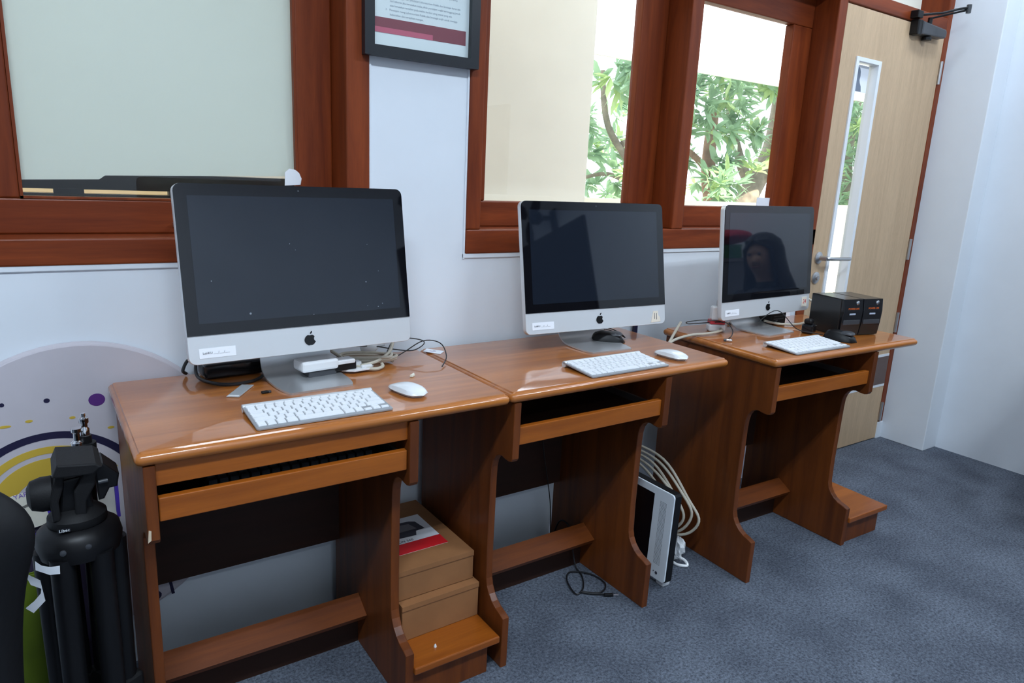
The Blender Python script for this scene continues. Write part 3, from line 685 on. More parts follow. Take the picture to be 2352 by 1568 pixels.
# ------------------------------------------------------------------ clutter on the first desk
pb = thing('power_adapter', 'black power brick lying under the first computer', 'adapter', (0.258,-0.150,TH), 0.05)
obj('body', box(-0.066, 0.066, -0.02, 0.045, 0.001, 0.036, 0.005), 'black_gloss', pb)
obj('socket', box(-0.069, -0.064, -0.010, 0.03, 0.010, 0.03), 'grey_plastic', pb)
tag(obj('black_cable', tube([(0.345,-0.13,0.79),(0.335,-0.175,0.765),(0.30,-0.222,0.7545),(0.25,-0.243,0.7545),(0.21,-0.225,0.7545),(0.180,-0.165,0.757),(0.185,-0.115,0.777),(0.205,-0.095,0.785),(0.172,-0.105,0.787),(0.155,-0.118,0.765),(0.163,-0.112,0.7545)], 0.0038, 8), 'cable_black', None, True), 'thick black cable looping round the black power brick', 'cable')
fo = thing('foil_packet', 'small silver foil packet near the black cable loop', 'packet', (0.244,-0.291,TH), 0.0)
obj('pouch', prism([(-0.036,-0.030),(-0.013,-0.044),(0.036,0.030),(0.012,0.043)], 'z', 0.0005, 0.0035, 0.001), 'foil', fo)
obj('seal', prism([(-0.0345,-0.031),(-0.0145,-0.043),(-0.010,-0.036),(-0.030,-0.024)], 'z', 0.0035, 0.0040), 'white_plastic', fo)
us = thing('usb_dongle', 'tiny black dongle in front of the first computer stand', 'dongle', (0.289,-0.326,TH), 0.1)
obj('body', box(-0.009, 0.006, -0.0045, 0.0045, 0.0003, 0.006, 0.002), 'black_plastic', us)
obj('plug', box(0.006, 0.012, -0.0035, 0.0035, 0.001, 0.005, 0.0005), 'grey_plastic', us)
tag(obj('paper_scrap', prism([(0.631,-0.345),(0.636,-0.350),(0.646,-0.342),(0.650,-0.330),(0.643,-0.334),(0.637,-0.340)], 'z', TH+0.0003, TH+0.006, 0.001), 'paper_cream'), 'cream crescent of torn paper beside the white mouse', 'scrap')
pt = tag(obj('paper_tag', prism([(0.776,-0.128),(0.800,-0.104),(0.832,-0.150),(0.806,-0.176)], 'z', TH+0.0005, TH+0.0012), 'paper'), 'small printed paper tag at the seam between two desks', 'tag')
obj('print', xf(join(box(-0.010,0.010,-0.006,-0.003,0,0.0003), box(-0.004,0.004,0.004,0.006,0,0.0003)), Matrix.Translation((0.804,-0.138,TH+0.0012)) @ Matrix.Rotation(-0.9, 4, 'Z')), mat('lilac_ink', (0.35,0.28,0.5), 0.6), pt)
# white cable box with broken lid
wb = thing('cable_box', 'broken white plastic cable box under the first computer', 'cable box', (0.462,-0.243,TH+0.004), 0.12)
obj('cover', join(box(-0.078, 0.015, -0.026, 0.030, 0.016, 0.042, 0.006), box(0.013, 0.060, -0.024, 0.010, 0.024, 0.034, 0.002)), 'white_plastic', wb)
obj('tray', prism([(0.030,-0.010),(0.055,-0.030),(0.098,-0.030),(0.118,-0.010),(0.115,0.050),(0.040,0.055)], 'z', 0.002, 0.007, 0.001), 'white_plastic', wb)
obj('clip', join(box(0.055, 0.088, -0.005, 0.015, 0.006, 0.020, 0.003), box(0.078, 0.108, -0.024, -0.014, 0.006, 0.013, 0.002)), 'white_plastic', wb)
obj('core', box(0.005, 0.065, -0.020, 0.026, 0.007, 0.026, 0.002), 'black_plastic', wb)
obj('rubber_foot', box(-0.06, 0.012, -0.02, 0.024, 0.0005, 0.016, 0.003), 'grey_plastic', wb)
def coil(cx, cy, z, rx, ry, turns, r, rng, ang=0.0):
    pts = []
    for k in range(turns*8+1):
        a = 2*PI*k/8; s = 1+rng.uniform(-0.10,0.10)
        x, y = rx*s*math.cos(a), ry*s*math.sin(a)
        pts.append((cx+x*math.cos(ang)-y*math.sin(ang), cy+x*math.sin(ang)+y*math.cos(ang), z+0.006*(k/8)+rng.uniform(0,0.003)))
    return pts
rg = random.Random(4)
cbl = thing('beige_cable_bundle', 'coiled beige cable with a white plug behind the first computer', 'cable', (0,0,0))
obj('coil', tube(coil(0.585,-0.185,TH+0.006,0.070,0.034,3,0,rg,-0.35), 0.0042, 8), 'cable_beige', cbl, True)
obj('cord', tube([(0.485,-0.150,0.798),(0.505,-0.185,0.782),(0.535,-0.235,0.762),(0.572,-0.262,0.757),(0.600,-0.250,0.757),(0.605,-0.235,0.760)], 0.0044, 8), 'cable_beige', cbl, True)
obj('cord', tube([(0.675,-0.145,0.81),(0.665,-0.165,0.790),(0.640,-0.195,0.775),(0.590,-0.235,0.768),(0.545,-0.245,0.764)], 0.0044, 8), 'cable_beige', cbl, True)
pg = obj('plug', join(lathe([(0.016,-0.022),(0.019,-0.012),(0.019,0.010),(0.012,0.020)], 14), cyl((0.006,0,0.02), (0.006,0,0.042), 0.0024, n=8), cyl((-0.006,0,0.02), (-0.006,0,0.042), 0.0024, n=8)), 'white_plastic', cbl, True)
pg.matrix_local = Matrix.Translation((0.610,-0.140,TH+0.034)) @ Matrix.Rotation(1.25, 4, 'Y') @ Matrix.Rotation(0.5, 4, 'X')
tag(obj('thin_black_cable', tube([(0.570,-0.150,0.790),(0.62,-0.155,0.787),(0.67,-0.165,0.776),(0.72,-0.175,0.770),(0.765,-0.150,0.776),(0.775,-0.125,0.782),(0.735,-0.115,0.790),(0.69,-0.120,0.788),(0.65,-0.165,0.770),(0.63,-0.205,0.756),(0.69,-0.180,0.768),(0.76,-0.160,0.790),(0.80,-0.185,0.785),(0.790,-0.240,0.762),(0.745,-0.300,0.7535)], 0.0016, 6), 'cable_black', None, True), 'thin black cable tangle between the first computer and the paper tag', 'cable')

# ------------------------------------------------------------------ clutter on the third desk
ex = thing('extension_socket', 'white extension socket with a red band and an upright charger', 'socket', (1.842,-0.268,TH), -0.5)
obj('base', box(-0.030, 0.030, -0.018, 0.018, 0.001, 0.026, 0.006), 'white_plastic', ex)
obj('band', box(-0.026, 0.026, -0.0165, 0.0165, 0.026, 0.040, 0.002), 'red_plastic', ex)
ch = obj('charger', box(-0.022, 0.018, -0.014, 0.014, 0.040, 0.088, 0.005), 'white_plastic', ex)
obj('usb_port', box(0.0175, 0.0184, -0.005, 0.005, 0.062, 0.076), 'ink', ch)
obj('prong', cyl((-0.004,0,0.086), (-0.004,0,0.108), 0.0024, n=8), 'steel', ch)
obj('cord', tube([(0.012,-0.016,0.012),(0.0,-0.05,0.012),(-0.06,-0.085,0.008),(-0.13,-0.11,0.006),(-0.20,-0.14,-0.01),(-0.235,-0.165,-0.045),(-0.22,-0.145,-0.035),(-0.165,-0.06,0.004),(-0.125,0.005,0.026)], 0.0046, 8), 'cable_beige', ex, True)
tag(obj('usb_cable', tube([(1.872,-0.262,0.768),(1.838,-0.296,0.788),(1.795,-0.255,0.790),(1.755,-0.215,0.778),(1.772,-0.205,0.768),(1.80,-0.225,0.772),(1.835,-0.31,0.789),(1.815,-0.36,0.776),(1.775,-0.392,0.765),(1.757,-0.396,0.7585)], 0.0017, 6), 'cable_black', None, True), 'thin black cable over the white extension socket ending in a metal plug', 'cable')
up = thing('usb_plug', 'small metal plug at the end of the thin black cable on the third desk', 'plug', (1.746,-0.405,TH), 0.7)
obj('shell', box(-0.007, 0.007, -0.011, 0.008, 0.001, 0.0085, 0.002), 'silver', up)
obj('grip', box(-0.006, 0.006, 0.007, 0.016, 0.0015, 0.008, 0.002), 'grey_plastic', up)
tag(obj('white_sheet', xf(box(-0.15, 0.14, -0.001, 0.001, 0, 0.060), Matrix.Translation((2.23,-0.195,TH+0.001)) @ Matrix.Rotation(-0.12, 4, 'X')), 'paper'), 'white sheet of paper standing behind the computer marked 24', 'paper')
tag(obj('grey_cable', tube([(1.98,-0.21,0.753),(2.04,-0.215,0.756),(2.055,-0.225,0.775),(2.10,-0.245,0.783),(2.17,-0.275,0.772),(2.13,-0.285,0.757),(2.06,-0.255,0.755),(2.045,-0.225,0.756)], 0.0040, 8), mat('grey_cable', (0.045,0.045,0.045), 0.4), None, True), 'dark grey cable loop behind the computer marked 24', 'cable')
tag(obj('beige_cable', tube([(2.10,-0.275,0.768),(2.16,-0.305,0.757),(2.235,-0.345,0.762),(2.292,-0.362,0.795),(2.303,-0.335,0.833),(2.288,-0.285,0.853),(2.25,-0.265,0.858)], 0.0046, 8), 'cable_beige', None, True), 'beige cable arching beside the computer marked 24', 'cable')
def make_ups(label, loc, rz):
    t = thing('power_supply', label, 'power supply', loc, rz, None)
    Wd, Dp, Hh = 0.090, 0.150, 0.132
    poly = [(-Wd/2,0.0),(Wd/2,0.0),(Wd/2,Hh),(-Wd/2,Hh)]
    obj('casing', box(-Wd/2, Wd/2, -Dp/2+0.012, Dp/2, 0.001, Hh, 0.003), 'ups_top', t)
    fr = [(-Dp/2+0.012,0.001),(-Dp/2+0.006,0.004),(-Dp/2,0.05),(-Dp/2-0.002,0.09),(-Dp/2+0.003,Hh),(-Dp/2+0.012,Hh)]
    f = obj('front_panel', prism(fr, 'x', -Wd/2, Wd/2, 0.002), 'black_gloss', t)
    fy = -Dp/2-0.0005
    obj('button', lathe([(0.0075,0),(0.0075,0.002),(0.005,0.004)], 16, (0.018,0,0), 'y'), 'silver', f, True).data.transform(Matrix.Translation((0,fy+0.002,0.119)) @ Matrix.Rotation(PI,4,'X'))
    tx = text_mesh('POWER UPS', 0.0092); tx.transform(Matrix.Translation((-0.024, fy-0.0012, 0.096)) @ Matrix.Rotation(PI/2, 4, 'X')); obj('lettering', tx, 'orange_text', f)
    obj('badge', box(-0.016, 0.012, fy-0.002, fy+0.002, 0.077, 0.083, 0.001), mat('pale_badge', (0.45,0.50,0.62), 0.3), f)
    obj('lower_grille', box(-Wd/2+0.006, Wd/2-0.006, fy-0.0005, fy+0.006, 0.042, 0.060, 0.002), 'grey_plastic', f)
    return t
u1 = make_ups('black backup power unit beside its twin, next to the black mouse', (2.254,-0.454,TH), -0.21)
dup(u1, (2.3455,-0.4735,TH), -0.21, 'black backup power unit beside its twin, towards the door')
ad = thing('plug_adapter', 'black multi-way plug adapter between the computer marked 24 and the power units', 'adapter', (2.143,-0.43,TH), 0.3)
obj('body', box(-0.022, 0.022, -0.02, 0.02, 0.0, 0.034, 0.006), 'black_gloss', ad)
obj('head', box(-0.016, 0.016, -0.012, 0.016, 0.034, 0.052, 0.006), 'black_plastic', ad)
for x, z in ((-0.013,0.026),(0.003,0.03),(0.016,0.027)): obj('contact', lathe([(0.003,0),(0.002,0.002)], 8, (x,0,z), 'y'), 'chrome', ad, True).data.transform(Matrix.Translation((0,-0.0215,0)))
hb = thing('network_box', 'low black box standing behind the computer marked 24', 'box', (2.17,-0.255,TH), 0.0)
obj('body', box(-0.045, 0.045, -0.03, 0.03, 0.001, 0.075, 0.004), 'black_matte', hb)
obj('vent', join(*[box(-0.03, 0.03, -0.0308, -0.029, 0.02+0.01*k, 0.024+0.01*k) for k in range(4)]), 'grey_plastic', hb)

# ------------------------------------------------------------------ cardboard boxes on the shelf
def to_world(P, R, p):
    c, s = math.cos(R), math.sin(R); return (P[0]+p[0]*c-p[1]*s, P[1]+p[0]*s+p[1]*c, P[2]+p[2])
def carton(label, lp, rz, w, d, h):
    t = thing('cardboard_box', label, 'box', to_world(D1P, D1R, lp), rz, 'cardboard boxes on the desk shelf')
    obj('tray', box(-w/2, w/2, -d/2, d/2, 0, h-0.001, 0.002), 'card', t)
    obj('lid', prism([(-d/2-0.0015,h-0.012),(-d/2-0.0015,h+0.001),(d/2,h+0.001),(d/2,h-0.001),(-d/2,h-0.001),(-d/2,h-0.012)], 'x', -w/2, w/2, 0.0004), 'card', t)
    obj('crease', box(-w/2, w/2, -d/2-0.0010, -d/2+0.001, h-0.0145, h-0.0122), 'card_dark', t)
    return t
carton('plain brown cardboard box at the bottom of the stack', (0.667,-0.203,0.105), 0.02, 0.222, 0.335, 0.097)
cb2 = carton('brown cardboard box with a red and white printed label on top', (0.662,-0.180,0.204), 0.012, 0.224, 0.335, 0.080)
lbp = obj('printed_label', box(-0.110, 0.074, -0.098, 0.082, 0.0812, 0.0818), 'paper', cb2)
obj('red_strip', box(-0.110, 0.074, -0.098, -0.050, 0.0818, 0.0822), 'red_print', lbp)
lamp = [(-0.090,0.045),(0.000,0.035),(0.012,0.028),(0.018,-0.010),(-0.004,-0.012),(-0.012,-0.030),(-0.070,-0.026),(-0.075,-0.008),(-0.098,-0.005)]
obj('lamp_picture', prism([(x*1.25+0.032, y*1.2+0.012) for x, y in lamp], 'z', 0.0818, 0.0821), 'ink', lbp)
obj('lamp_face', prism([(x*1.25+0.032, y*1.2+0.012) for x, y in ((-0.080,0.032),(-0.006,0.024),(0.002,-0.003),(-0.074,-0.004))], 'z', 0.0821, 0.0823), 'grey_print', lbp)
tx = text_mesh('HELION 360', 0.013); tx.transform(Matrix.Translation((-0.070,-0.044,0.0820))); obj('lettering', tx, 'ink', lbp)
tag(obj('plaster_crumb', lathe([(0.004,0),(0.003,0.004),(0.001,0.008)], 8, to_world(D1P, D1R, (0.622,-0.428,0.1055))), 'white_plastic'), 'white crumb lying on the low shelf in front of the boxes', 'crumb')

# ------------------------------------------------------------------ white display leaning between the desks
tb = thing('white_monitor', 'white framed display with a black screen standing between two desks', 'monitor', (1.430,-0.30,0.0), 0.0)
TL = Matrix.Rotation(0.03, 4, 'Y')
def tbx(bm): return xf(bm, TL)
obj('back_shell', tbx(prism(rrect(0.44, 0.30, 0.012, 4, 0.0, 0.172), 'x', 0.004, 0.030, 0.002)), 'black_plastic', tb)
obj('front_frame', tbx(prism(rrect(0.436, 0.296, 0.011, 4, 0.0, 0.172), 'x', -0.002, 0.004, 0.0008)), mat('bluish_white_plastic', (0.70,0.75,0.80), 0.3), tb)
sc = obj('screen', tbx(prism(rrect(0.30, 0.250, 0.001, 1, 0.012, 0.172), 'x', -0.0030, -0.0018)), 'bezel', tb)
bm = bmesh.new()
for k in range(46):
    for j in range(6):
        yy, zz = -0.190+0.0048*j, 0.075+0.0046*k
        v = [bm.verts.new((-0.0024, yy+a, zz+b)) for a, b in ((-0.0011,-0.0011),(0.0011,-0.0011),(0.0011,0.0011),(-0.0011,0.0011))]; bm.faces.new(v)
o = obj('speaker_holes', tbx(bm), 'grey_plastic', tb); o['kind'] = 'stuff'
obj('camera_lens', tbx(lathe([(0.005,-0.0028),(0.005,-0.0015)], 14, (0,-0.182,0.045), 'x')), 'ink', tb)
obj('indicator', tbx(lathe([(0.002,-0.0028),(0.002,-0.0015)], 10, (0,-0.170,0.047), 'x')), 'ink', tb)
obj('foot', box(0.012, 0.045, -0.205, -0.17, 0, 0.022, 0.006), 'white_plastic', tb)
obj('foot', box(-0.03, 0.03, -0.12, -0.06, 0, 0.024, 0.006), 'white_plastic', tb)
rg = random.Random(8)
cc = thing('coiled_cables', 'coil of pale beige cables hanging behind the white display', 'cable', (0,0,0))
for k in range(5):
    s = 1+0.10*k; r1 = rg.uniform(-0.012,0.012)
    obj('loop', tube([(1.52,-0.10,0.29+0.012*k),(1.53,-0.19,0.315+0.014*k),(1.545+0.01*k,-0.275-0.012*k,0.300+0.010*k),(1.56+0.012*k,-0.355-0.018*k,0.245+r1),(1.57+0.012*k,-0.385-0.022*k,0.180+r1),(1.555+0.01*k,-0.365-0.015*k,0.130-0.006*k),(1.525,-0.315,0.115),(1.51,-0.27,0.15+0.01*k)], 0.0046, 8), 'cable_beige', cc, True)
obj('loop', tube([(1.52,-0.12,0.28),(1.55,-0.25,0.22),(1.57,-0.33,0.17),(1.575,-0.36,0.12),(1.56,-0.35,0.07)], 0.0046, 8), 'cable_beige', cc, True)
rgx = random.Random(2)
bm = bmesh.new(); bmesh.ops.create_icosphere(bm, subdivisions=3, radius=1)
for v in bm.verts:
    k = 1+0.35*math.sin(7*v.co.x+3*v.co.z)*math.sin(6*v.co.y+2)+rgx.uniform(-0.08,0.08); v.co = Vector((v.co.x*0.020*k, v.co.y*0.030*k, v.co.z*0.040*k+0.05))
cw = thing('crumpled_plastic', 'crumpled white plastic bag on the carpet behind the white display', 'plastic bag', (1.600,-0.405,0.0))
obj('bag', bm, 'white_plastic', cw)
obj('strap', tube([(0.0,-0.01,0.02),(0.005,-0.04,0.018),(0.0,-0.055,0.008),(-0.02,-0.03,0.005),(-0.02,0,0.006)], 0.005, 8), 'white_plastic', cw, True)

# cable on the carpet with its plug, and the cord hanging behind desk two
tag(obj('floor_cable', tube([(1.245,-0.16,0.005),(1.258,-0.19,0.128),(1.262,-0.235,0.14),(1.258,-0.26,0.11),(1.262,-0.285,0.02),(1.255,-0.33,0.005),(1.215,-0.385,0.005),(1.175,-0.40,0.005),(1.195,-0.33,0.005),(1.235,-0.295,0.006),(1.285,-0.335,0.006),(1.292,-0.40,0.005),(1.245,-0.432,0.006),(1.195,-0.40,0.007),(1.215,-0.42,0.005),(1.250,-0.445,0.006)], 0.0026, 7), 'cable_black', None, True), 'thin black cable coiled on the carpet beneath the second desk', 'cable')
fpg = thing('cable_plug', 'black plug with a metal tip on the carpet beneath the second desk', 'plug', (1.262,-0.455,0.0), -0.5)
obj('grip', box(-0.018, 0.012, -0.005, 0.005, 0.001, 0.010, 0.003), 'black_plastic', fpg)
obj('tip', cyl((0.012,0,0.0055), (0.028,0,0.0055), 0.002, n=8), 'silver', fpg)
tag(obj('hanging_cord', tube([(1.190,-0.142,0.640),(1.195,-0.144,0.50),(1.215,-0.146,0.36),(1.24,-0.145,0.25),(1.255,-0.146,0.16),(1.262,-0.15,0.006)], 0.0018, 6), 'cable_black', None, True), 'thin black cord hanging down behind the second desk', 'cable')
tag(obj('cable_sleeve', box(1.634, 1.648, -0.084, -0.072, 0.0, 0.785), 'navy'), 'dark blue strip standing against the wall between the second and third desk', 'strip')

# ------------------------------------------------------------------ framed notice
fr = thing('framed_notice', 'black framed printed notice hanging between the two windows', 'picture frame', (0.783, F0-0.001, 1.524))
FW, FH, fb, fd = 0.330, 0.50, 0.026, 0.022
bm = bmesh.new()
for x0, x1, z0, z1 in ((-FW/2, -FW/2+fb, 0, FH), (FW/2-fb, FW/2, 0, FH), (-FW/2+fb, FW/2-fb, 0, fb), (-FW/2+fb, FW/2-fb, FH-fb, FH)): bx(bm, x0, x1, -fd, 0, z0, z1)
obj('frame', bm, 'fr_black', fr)
sh = obj('sheet', box(-FW/2+fb, FW/2-fb, -0.006, -0.003, fb, FH-fb), 'paper', fr)
obj('footer_band', box(-0.133, 0.130, -0.0066, -0.006, 0.058, 0.094), 'maroon', sh)
obj('footer_band', box(-0.133, 0.030, -0.0070, -0.0065, 0.058, 0.071), 'rose', sh)
lines = ['kebersihan dan kerapihan ruangan.', '3.   Peminjam ruang Laboratorium Publik dan Strategis wajib untuk menjaga', 'atas kerusakan tersebut pada waktu berikut yang sesuai yang ada.', 'dari laboran jika kerusakan maka pihak peminjam wajib bertanggung jawab', '2.   Bila ada penggunaan peralatan Laboratorium Publik dan Strategis harus izin', 'Laboratorium Publik dan Strategis.', '1.   Penggunaan ruang Laboratorium Publik dan Strategis hanya di jam kerja']
for k, s in enumerate(lines):
    tx = text_mesh(s, 0.0068); num = s[0].isdigit()
    tx.transform(Matrix.Translation((-0.104 if num else -0.092, -0.0064, 0.1015+0.0105*k)) @ Matrix.Rotation(PI/2, 4, 'X')); obj('text_line', tx, 'ink_grey', sh)
obj('glazing', box(-FW/2+fb, FW/2-fb, -0.012, -0.010, fb, FH-fb), 'glass', fr)

# ------------------------------------------------------------------ round fabric sign on the wall
bn = thing('fabric_sign', 'large round pale fabric sign with yellow and navy print against the wall', 'sign', (-0.055, YW-0.003, 0.488))
BR = [(0.325*math.cos(2*PI*k/64), 0.352*math.sin(2*PI*k/64)) for k in range(64)]
obj('disc', prism(BR, 'y', -0.016, 0.0, 0.004), 'banner', bn)
obj('rim', tube([(x*0.996, -0.008, z*0.996) for x, z in BR]+[(BR[0][0]*0.996,-0.008,0)], 0.006, 8, 1), 'banner', bn, True)
def dot(x, z, rx, rz, m, name='printed_dot'):
    obj(name, prism([(x+0.055+rx*math.cos(2*PI*k/20), z-0.488+rz*math.sin(2*PI*k/20)) for k in range(20)], 'y', -0.0166, -0.015), m, bn)
def arc(cx, cz, r0, r1, a0, a1, m, name, sx=1.0, n=24):
    o_ = [(cx+0.055+sx*r1*math.cos(math.radians(a0+(a1-a0)*k/n)), cz-0.488+r1*math.sin(math.radians(a0+(a1-a0)*k/n))) for k in range(n+1)]
    i_ = [(cx+0.055+sx*r0*math.cos(math.radians(a1+(a0-a1)*k/n)), cz-0.488+r0*math.sin(math.radians(a1+(a0-a1)*k/n))) for k in range(n+1)]
    obj(name, prism(o_+i_, 'y', -0.0166, -0.015), m, bn)
dot(-0.022, 0.708, 0.0165, 0.0145, 'purple'); dot(-0.116, 0.719, 0.0058, 0.0052, 'navy'); dot(-0.196, 0.720, 0.0045, 0.0045, 'navy')
for x, z, rx in ((-0.196,0.671,0.012),(-0.152,0.677,0.007),(-0.072,0.673,0.006),(0.001,0.638,0.007),(-0.24,0.655,0.01)): dot(x, z, rx, 0.003, 'yellow')
arc(-0.118, 0.470, 0.160, 0.176, 38, 152, 'navy', 'printed_arc', 1.05)
arc(-0.122, 0.470, 0.127, 0.143, 30, 165, 'yellow', 'printed_arc', 1.05)
arc(-0.122, 0.470, 0.075, 0.116, 30, 165, 'yellow', 'printed_arc', 1.05)
arc(-0.122, 0.470, 0.090, 0.097, 25, 62, 'banner', 'printed_arc', 1.05)
tx = text_mesh('ST', 0.074); tx.transform(Matrix.Translation((0.104, -0.0164, -0.322)) @ Matrix.Rotation(-0.14, 4, 'Y') @ Matrix.Rotation(PI/2, 4, 'X')); obj('lettering', tx, 'navy', bn)

# ------------------------------------------------------------------ tripod with fluid head
tp = thing('camera_tripod', 'folded black tripod with a fluid head beside the first desk', 'tripod', (-0.085,-0.45,0.0))
def tz(py): return 0.74-(py-1000)*0.00078
def tx_(px): return 0.0+(px-203)*0.00074
obj('quick_plate', prism([(tx_(160),tz(1048)),(tx_(172),tz(1021)),(tx_(250),tz(1030)),(tx_(262),tz(1040)),(tx_(241),tz(1055)),(tx_(170),tz(1052))], 'y', -0.05, 0.05, 0.003), 'black_matte', tp)
obj('cheek', prism([(tx_(168),tz(1052)),(tx_(185),tz(1053)),(tx_(180),tz(1085)),(tx_(168),tz(1120)),(tx_(170),tz(1165)),(tx_(152),tz(1165)),(tx_(150),tz(1110))], 'y', -0.032, 0.030, 0.003), 'black_matte', tp)
obj('cheek', prism([(tx_(225),tz(1056)),(tx_(252),tz(1052)),(tx_(245),tz(1090)),(tx_(225),tz(1125)),(tx_(222),tz(1165)),(tx_(198),tz(1165)),(tx_(200),tz(1100))], 'y', -0.034, 0.030, 0.003), 'black_matte', tp)
obj('tilt_core', prism([(tx_(178),tz(1075)),(tx_(232),tz(1070)),(tx_(240),tz(1165)),(tx_(165),tz(1165))], 'y', -0.018, 0.035, 0.004), 'black_plastic', tp)
obj('counterbalance_knob', lathe([(0.014,-0.072),(0.026,-0.066),(0.031,-0.05),(0.031,-0.034),(0.022,-0.026)], 20, (0,0.0,tz(1108)), 'x'), 'black_matte', tp, True)
obj('side_bracket', prism([(tx_(246),tz(1040)),(tx_(266),tz(1042)),(tx_(298),tz(1075)),(tx_(292),tz(1105)),(tx_(275),tz(1106)),(tx_(262),tz(1130)),(tx_(250),tz(1132))], 'y', -0.03, 0.03, 0.003), 'black_plastic', tp)
obj('lever', cyl((tx_(252),-0.034,tz(1084)), (tx_(272),-0.034,tz(1083)), 0.004, n=10), 'grey_plastic', tp, True)
obj('pan_base', lathe([(0.046,tz(1188)),(0.048,tz(1184)),(0.047,tz(1168)),(0.040,tz(1160)),(0.030,tz(1150))], 28), 'black_matte', tp, True)
pn = obj('name_plate', box(tx_(160), tx_(186), -0.0485, -0.044, tz(1183), tz(1174)), 'black_gloss', tp)
tx = text_mesh('Libec', 0.0078); tx.transform(Matrix.Translation((tx_(162), -0.0487, tz(1181.5))) @ Matrix.Rotation(PI/2, 4, 'X')); obj('lettering', tx, 'paper', pn)
obj('bowl', lathe([(0.045,tz(1268)),(0.066,tz(1258)),(0.070,tz(1230)),(0.066,tz(1205)),(0.052,tz(1190)),(0.040,tz(1186))], 28), 'black_plastic', tp, True)
for px, py in ((166,1222),(218,1218)): obj('bolt', lathe([(0.005,0),(0.005,0.004),(0.002,0.005)], 12, (0,0,0), 'y'), 'grey_plastic', tp, True).data.transform(Matrix.Translation((tx_(px),-0.064,tz(py))) @ Matrix.Rotation(PI,4,'X'))
for a in (-90, 30, 150):
    c_, s_ = math.cos(math.radians(a)), math.sin(math.radians(a)); r0, r1 = 0.046, 0.040
    lg = obj('leg', join(*[tube([(r0*c_-s_*k, r0*s_+c_*k, tz(1245)), (r1*c_-s_*k, r1*s_+c_*k, 0.03)], 0.020, 12, smooth=False) for k in (-0.030, 0.030)]), 'black_plastic', tp, True)
    obj('clamp', box(-0.052, 0.052, -0.023, 0.023, 0.20, 0.25, 0.006), 'black_matte', lg).matrix_local = Matrix.Translation((0.045*c_, 0.045*s_, 0)) @ Matrix.Rotation(math.radians(a+90), 4, 'Z')
    obj('foot', box(-0.036, 0.036, -0.016, 0.016, 0.0, 0.032, 0.006), 'black_matte', lg).matrix_local = Matrix.Translation((r1*c_, r1*s_, 0)) @ Matrix.Rotation(math.radians(a+90), 4, 'Z')
tgp = obj('tag_strip', prism([(tx_(111),tz(1222)),(tx_(122),tz(1236)),(tx_(138),tz(1244)),(tx_(157),tz(1246)),(tx_(156),tz(1265)),(tx_(136),tz(1262)),(tx_(110),tz(1243))], 'y', -0.073, -0.0715), 'paper', tp); tag(tgp, 'white paper tag wrapped on the tripod')
obj('tag_strip', prism([(tx_(87),tz(1250)),(tx_(100),tz(1263)),(tx_(116),tz(1278)),(tx_(118),tz(1300)),(tx_(121),tz(1330)),(tx_(96),tz(1353)),(tx_(82),tz(1337)),(tx_(100),tz(1325)),(tx_(114),tz(1310)),(tx_(116),tz(1298)),(tx_(97),tz(1283))], 'y', -0.062, -0.0605), 'paper', tp)
# light stand behind it
ls = thing('light_stand', 'thin black light stand with a chrome spigot behind the tripod', 'light stand', (-0.058,-0.335,0.0))
obj('column', cyl((0,0,0.0), (0,0,0.715), 0.011, n=14), 'black_plastic', ls, True)
obj('spigot', lathe([(0.0085,0.715),(0.0085,0.728),(0.006,0.731),(0.006,0.738),(0.0085,0.741),(0.0085,0.750),(0.004,0.753),(0.004,0.760)], 16), 'chrome', ls, True)
obj('clamp_knob', lathe([(0.011,0),(0.012,0.006),(0.006,0.010),(0.006,0.024),(0.009,0.027),(0.009,0.034)], 14, (-0.014,-0.008,0.700)), 'chrome', ls, True)
obj('collar', cyl((0,0,0.66), (0,0,0.70), 0.018, n=16), 'black_matte', ls, True)
for a in (80, 200, 320):
    c_, s_ = math.cos(math.radians(a)), math.sin(math.radians(a))
    obj('leg', tube([(0.012*c_,0.012*s_,0.34),(0.03*c_,0.03*s_,0.006)], 0.006, 8, smooth=False), 'black_plastic', ls, True)
# black bag
def bag_bm():
    rng = random.Random(11); bm = bmesh.new(); rings = []; n = 20
    prof = [(0.0,0.050,0.062,-0.008),(0.05,0.055,0.066,-0.008),(0.25,0.050,0.060,-0.008),(0.42,0.050,0.056,-0.006),(0.54,0.054,0.055,-0.002),(0.60,0.064,0.06,0.004),(0.655,0.074,0.058,0.012),(0.70,0.056,0.046,0.006),(0.735,0.030,0.030,-0.006),(0.742,0.006,0.006,-0.010)]
    for z, rx, ry, dx in prof:
        rings.append([bm.verts.new((dx+rx*math.cos(2*PI*k/n)*(1+0.12*math.sin(3*2*PI*k/n+z*14)), ry*math.sin(2*PI*k/n)*(1+0.06*math.cos(4*2*PI*k/n+z*9)), z+0.006*math.sin(5*2*PI*k/n+z*30)*(z > 0.01))) for k in range(n)])
    for a, b in zip(rings, rings[1:]):
        for i in range(n): bm.faces.new((a[i], a[(i+1)%n], b[(i+1)%n], b[i]))
    bm.faces.new(rings[0][::-1]); bm.faces.new(rings[-1]); return bm
bg_ = thing('tripod_bag', 'tall slumped black nylon bag leaning beside the tripod', 'bag', (-0.226,-0.605,0.0))
o = obj('pouch', xf(bag_bm(), Matrix.Diagonal((1,1,1.03,1))), 'cloth_bag', bg_, True); md = o.modifiers.new('sub', 'SUBSURF'); md.levels = 2; md.render_levels = 2
obj('strap', tube([(-0.03,-0.055,0.60),(-0.035,-0.066,0.53),(-0.03,-0.064,0.40),(-0.03,-0.066,0.20)], 0.006, 8), 'cloth_bag', bg_, True)
gf = thing('green_folder', 'lime green plastic folder standing between the bag and the tripod', 'folder', (-0.182,-0.36,0.0), 0.15)
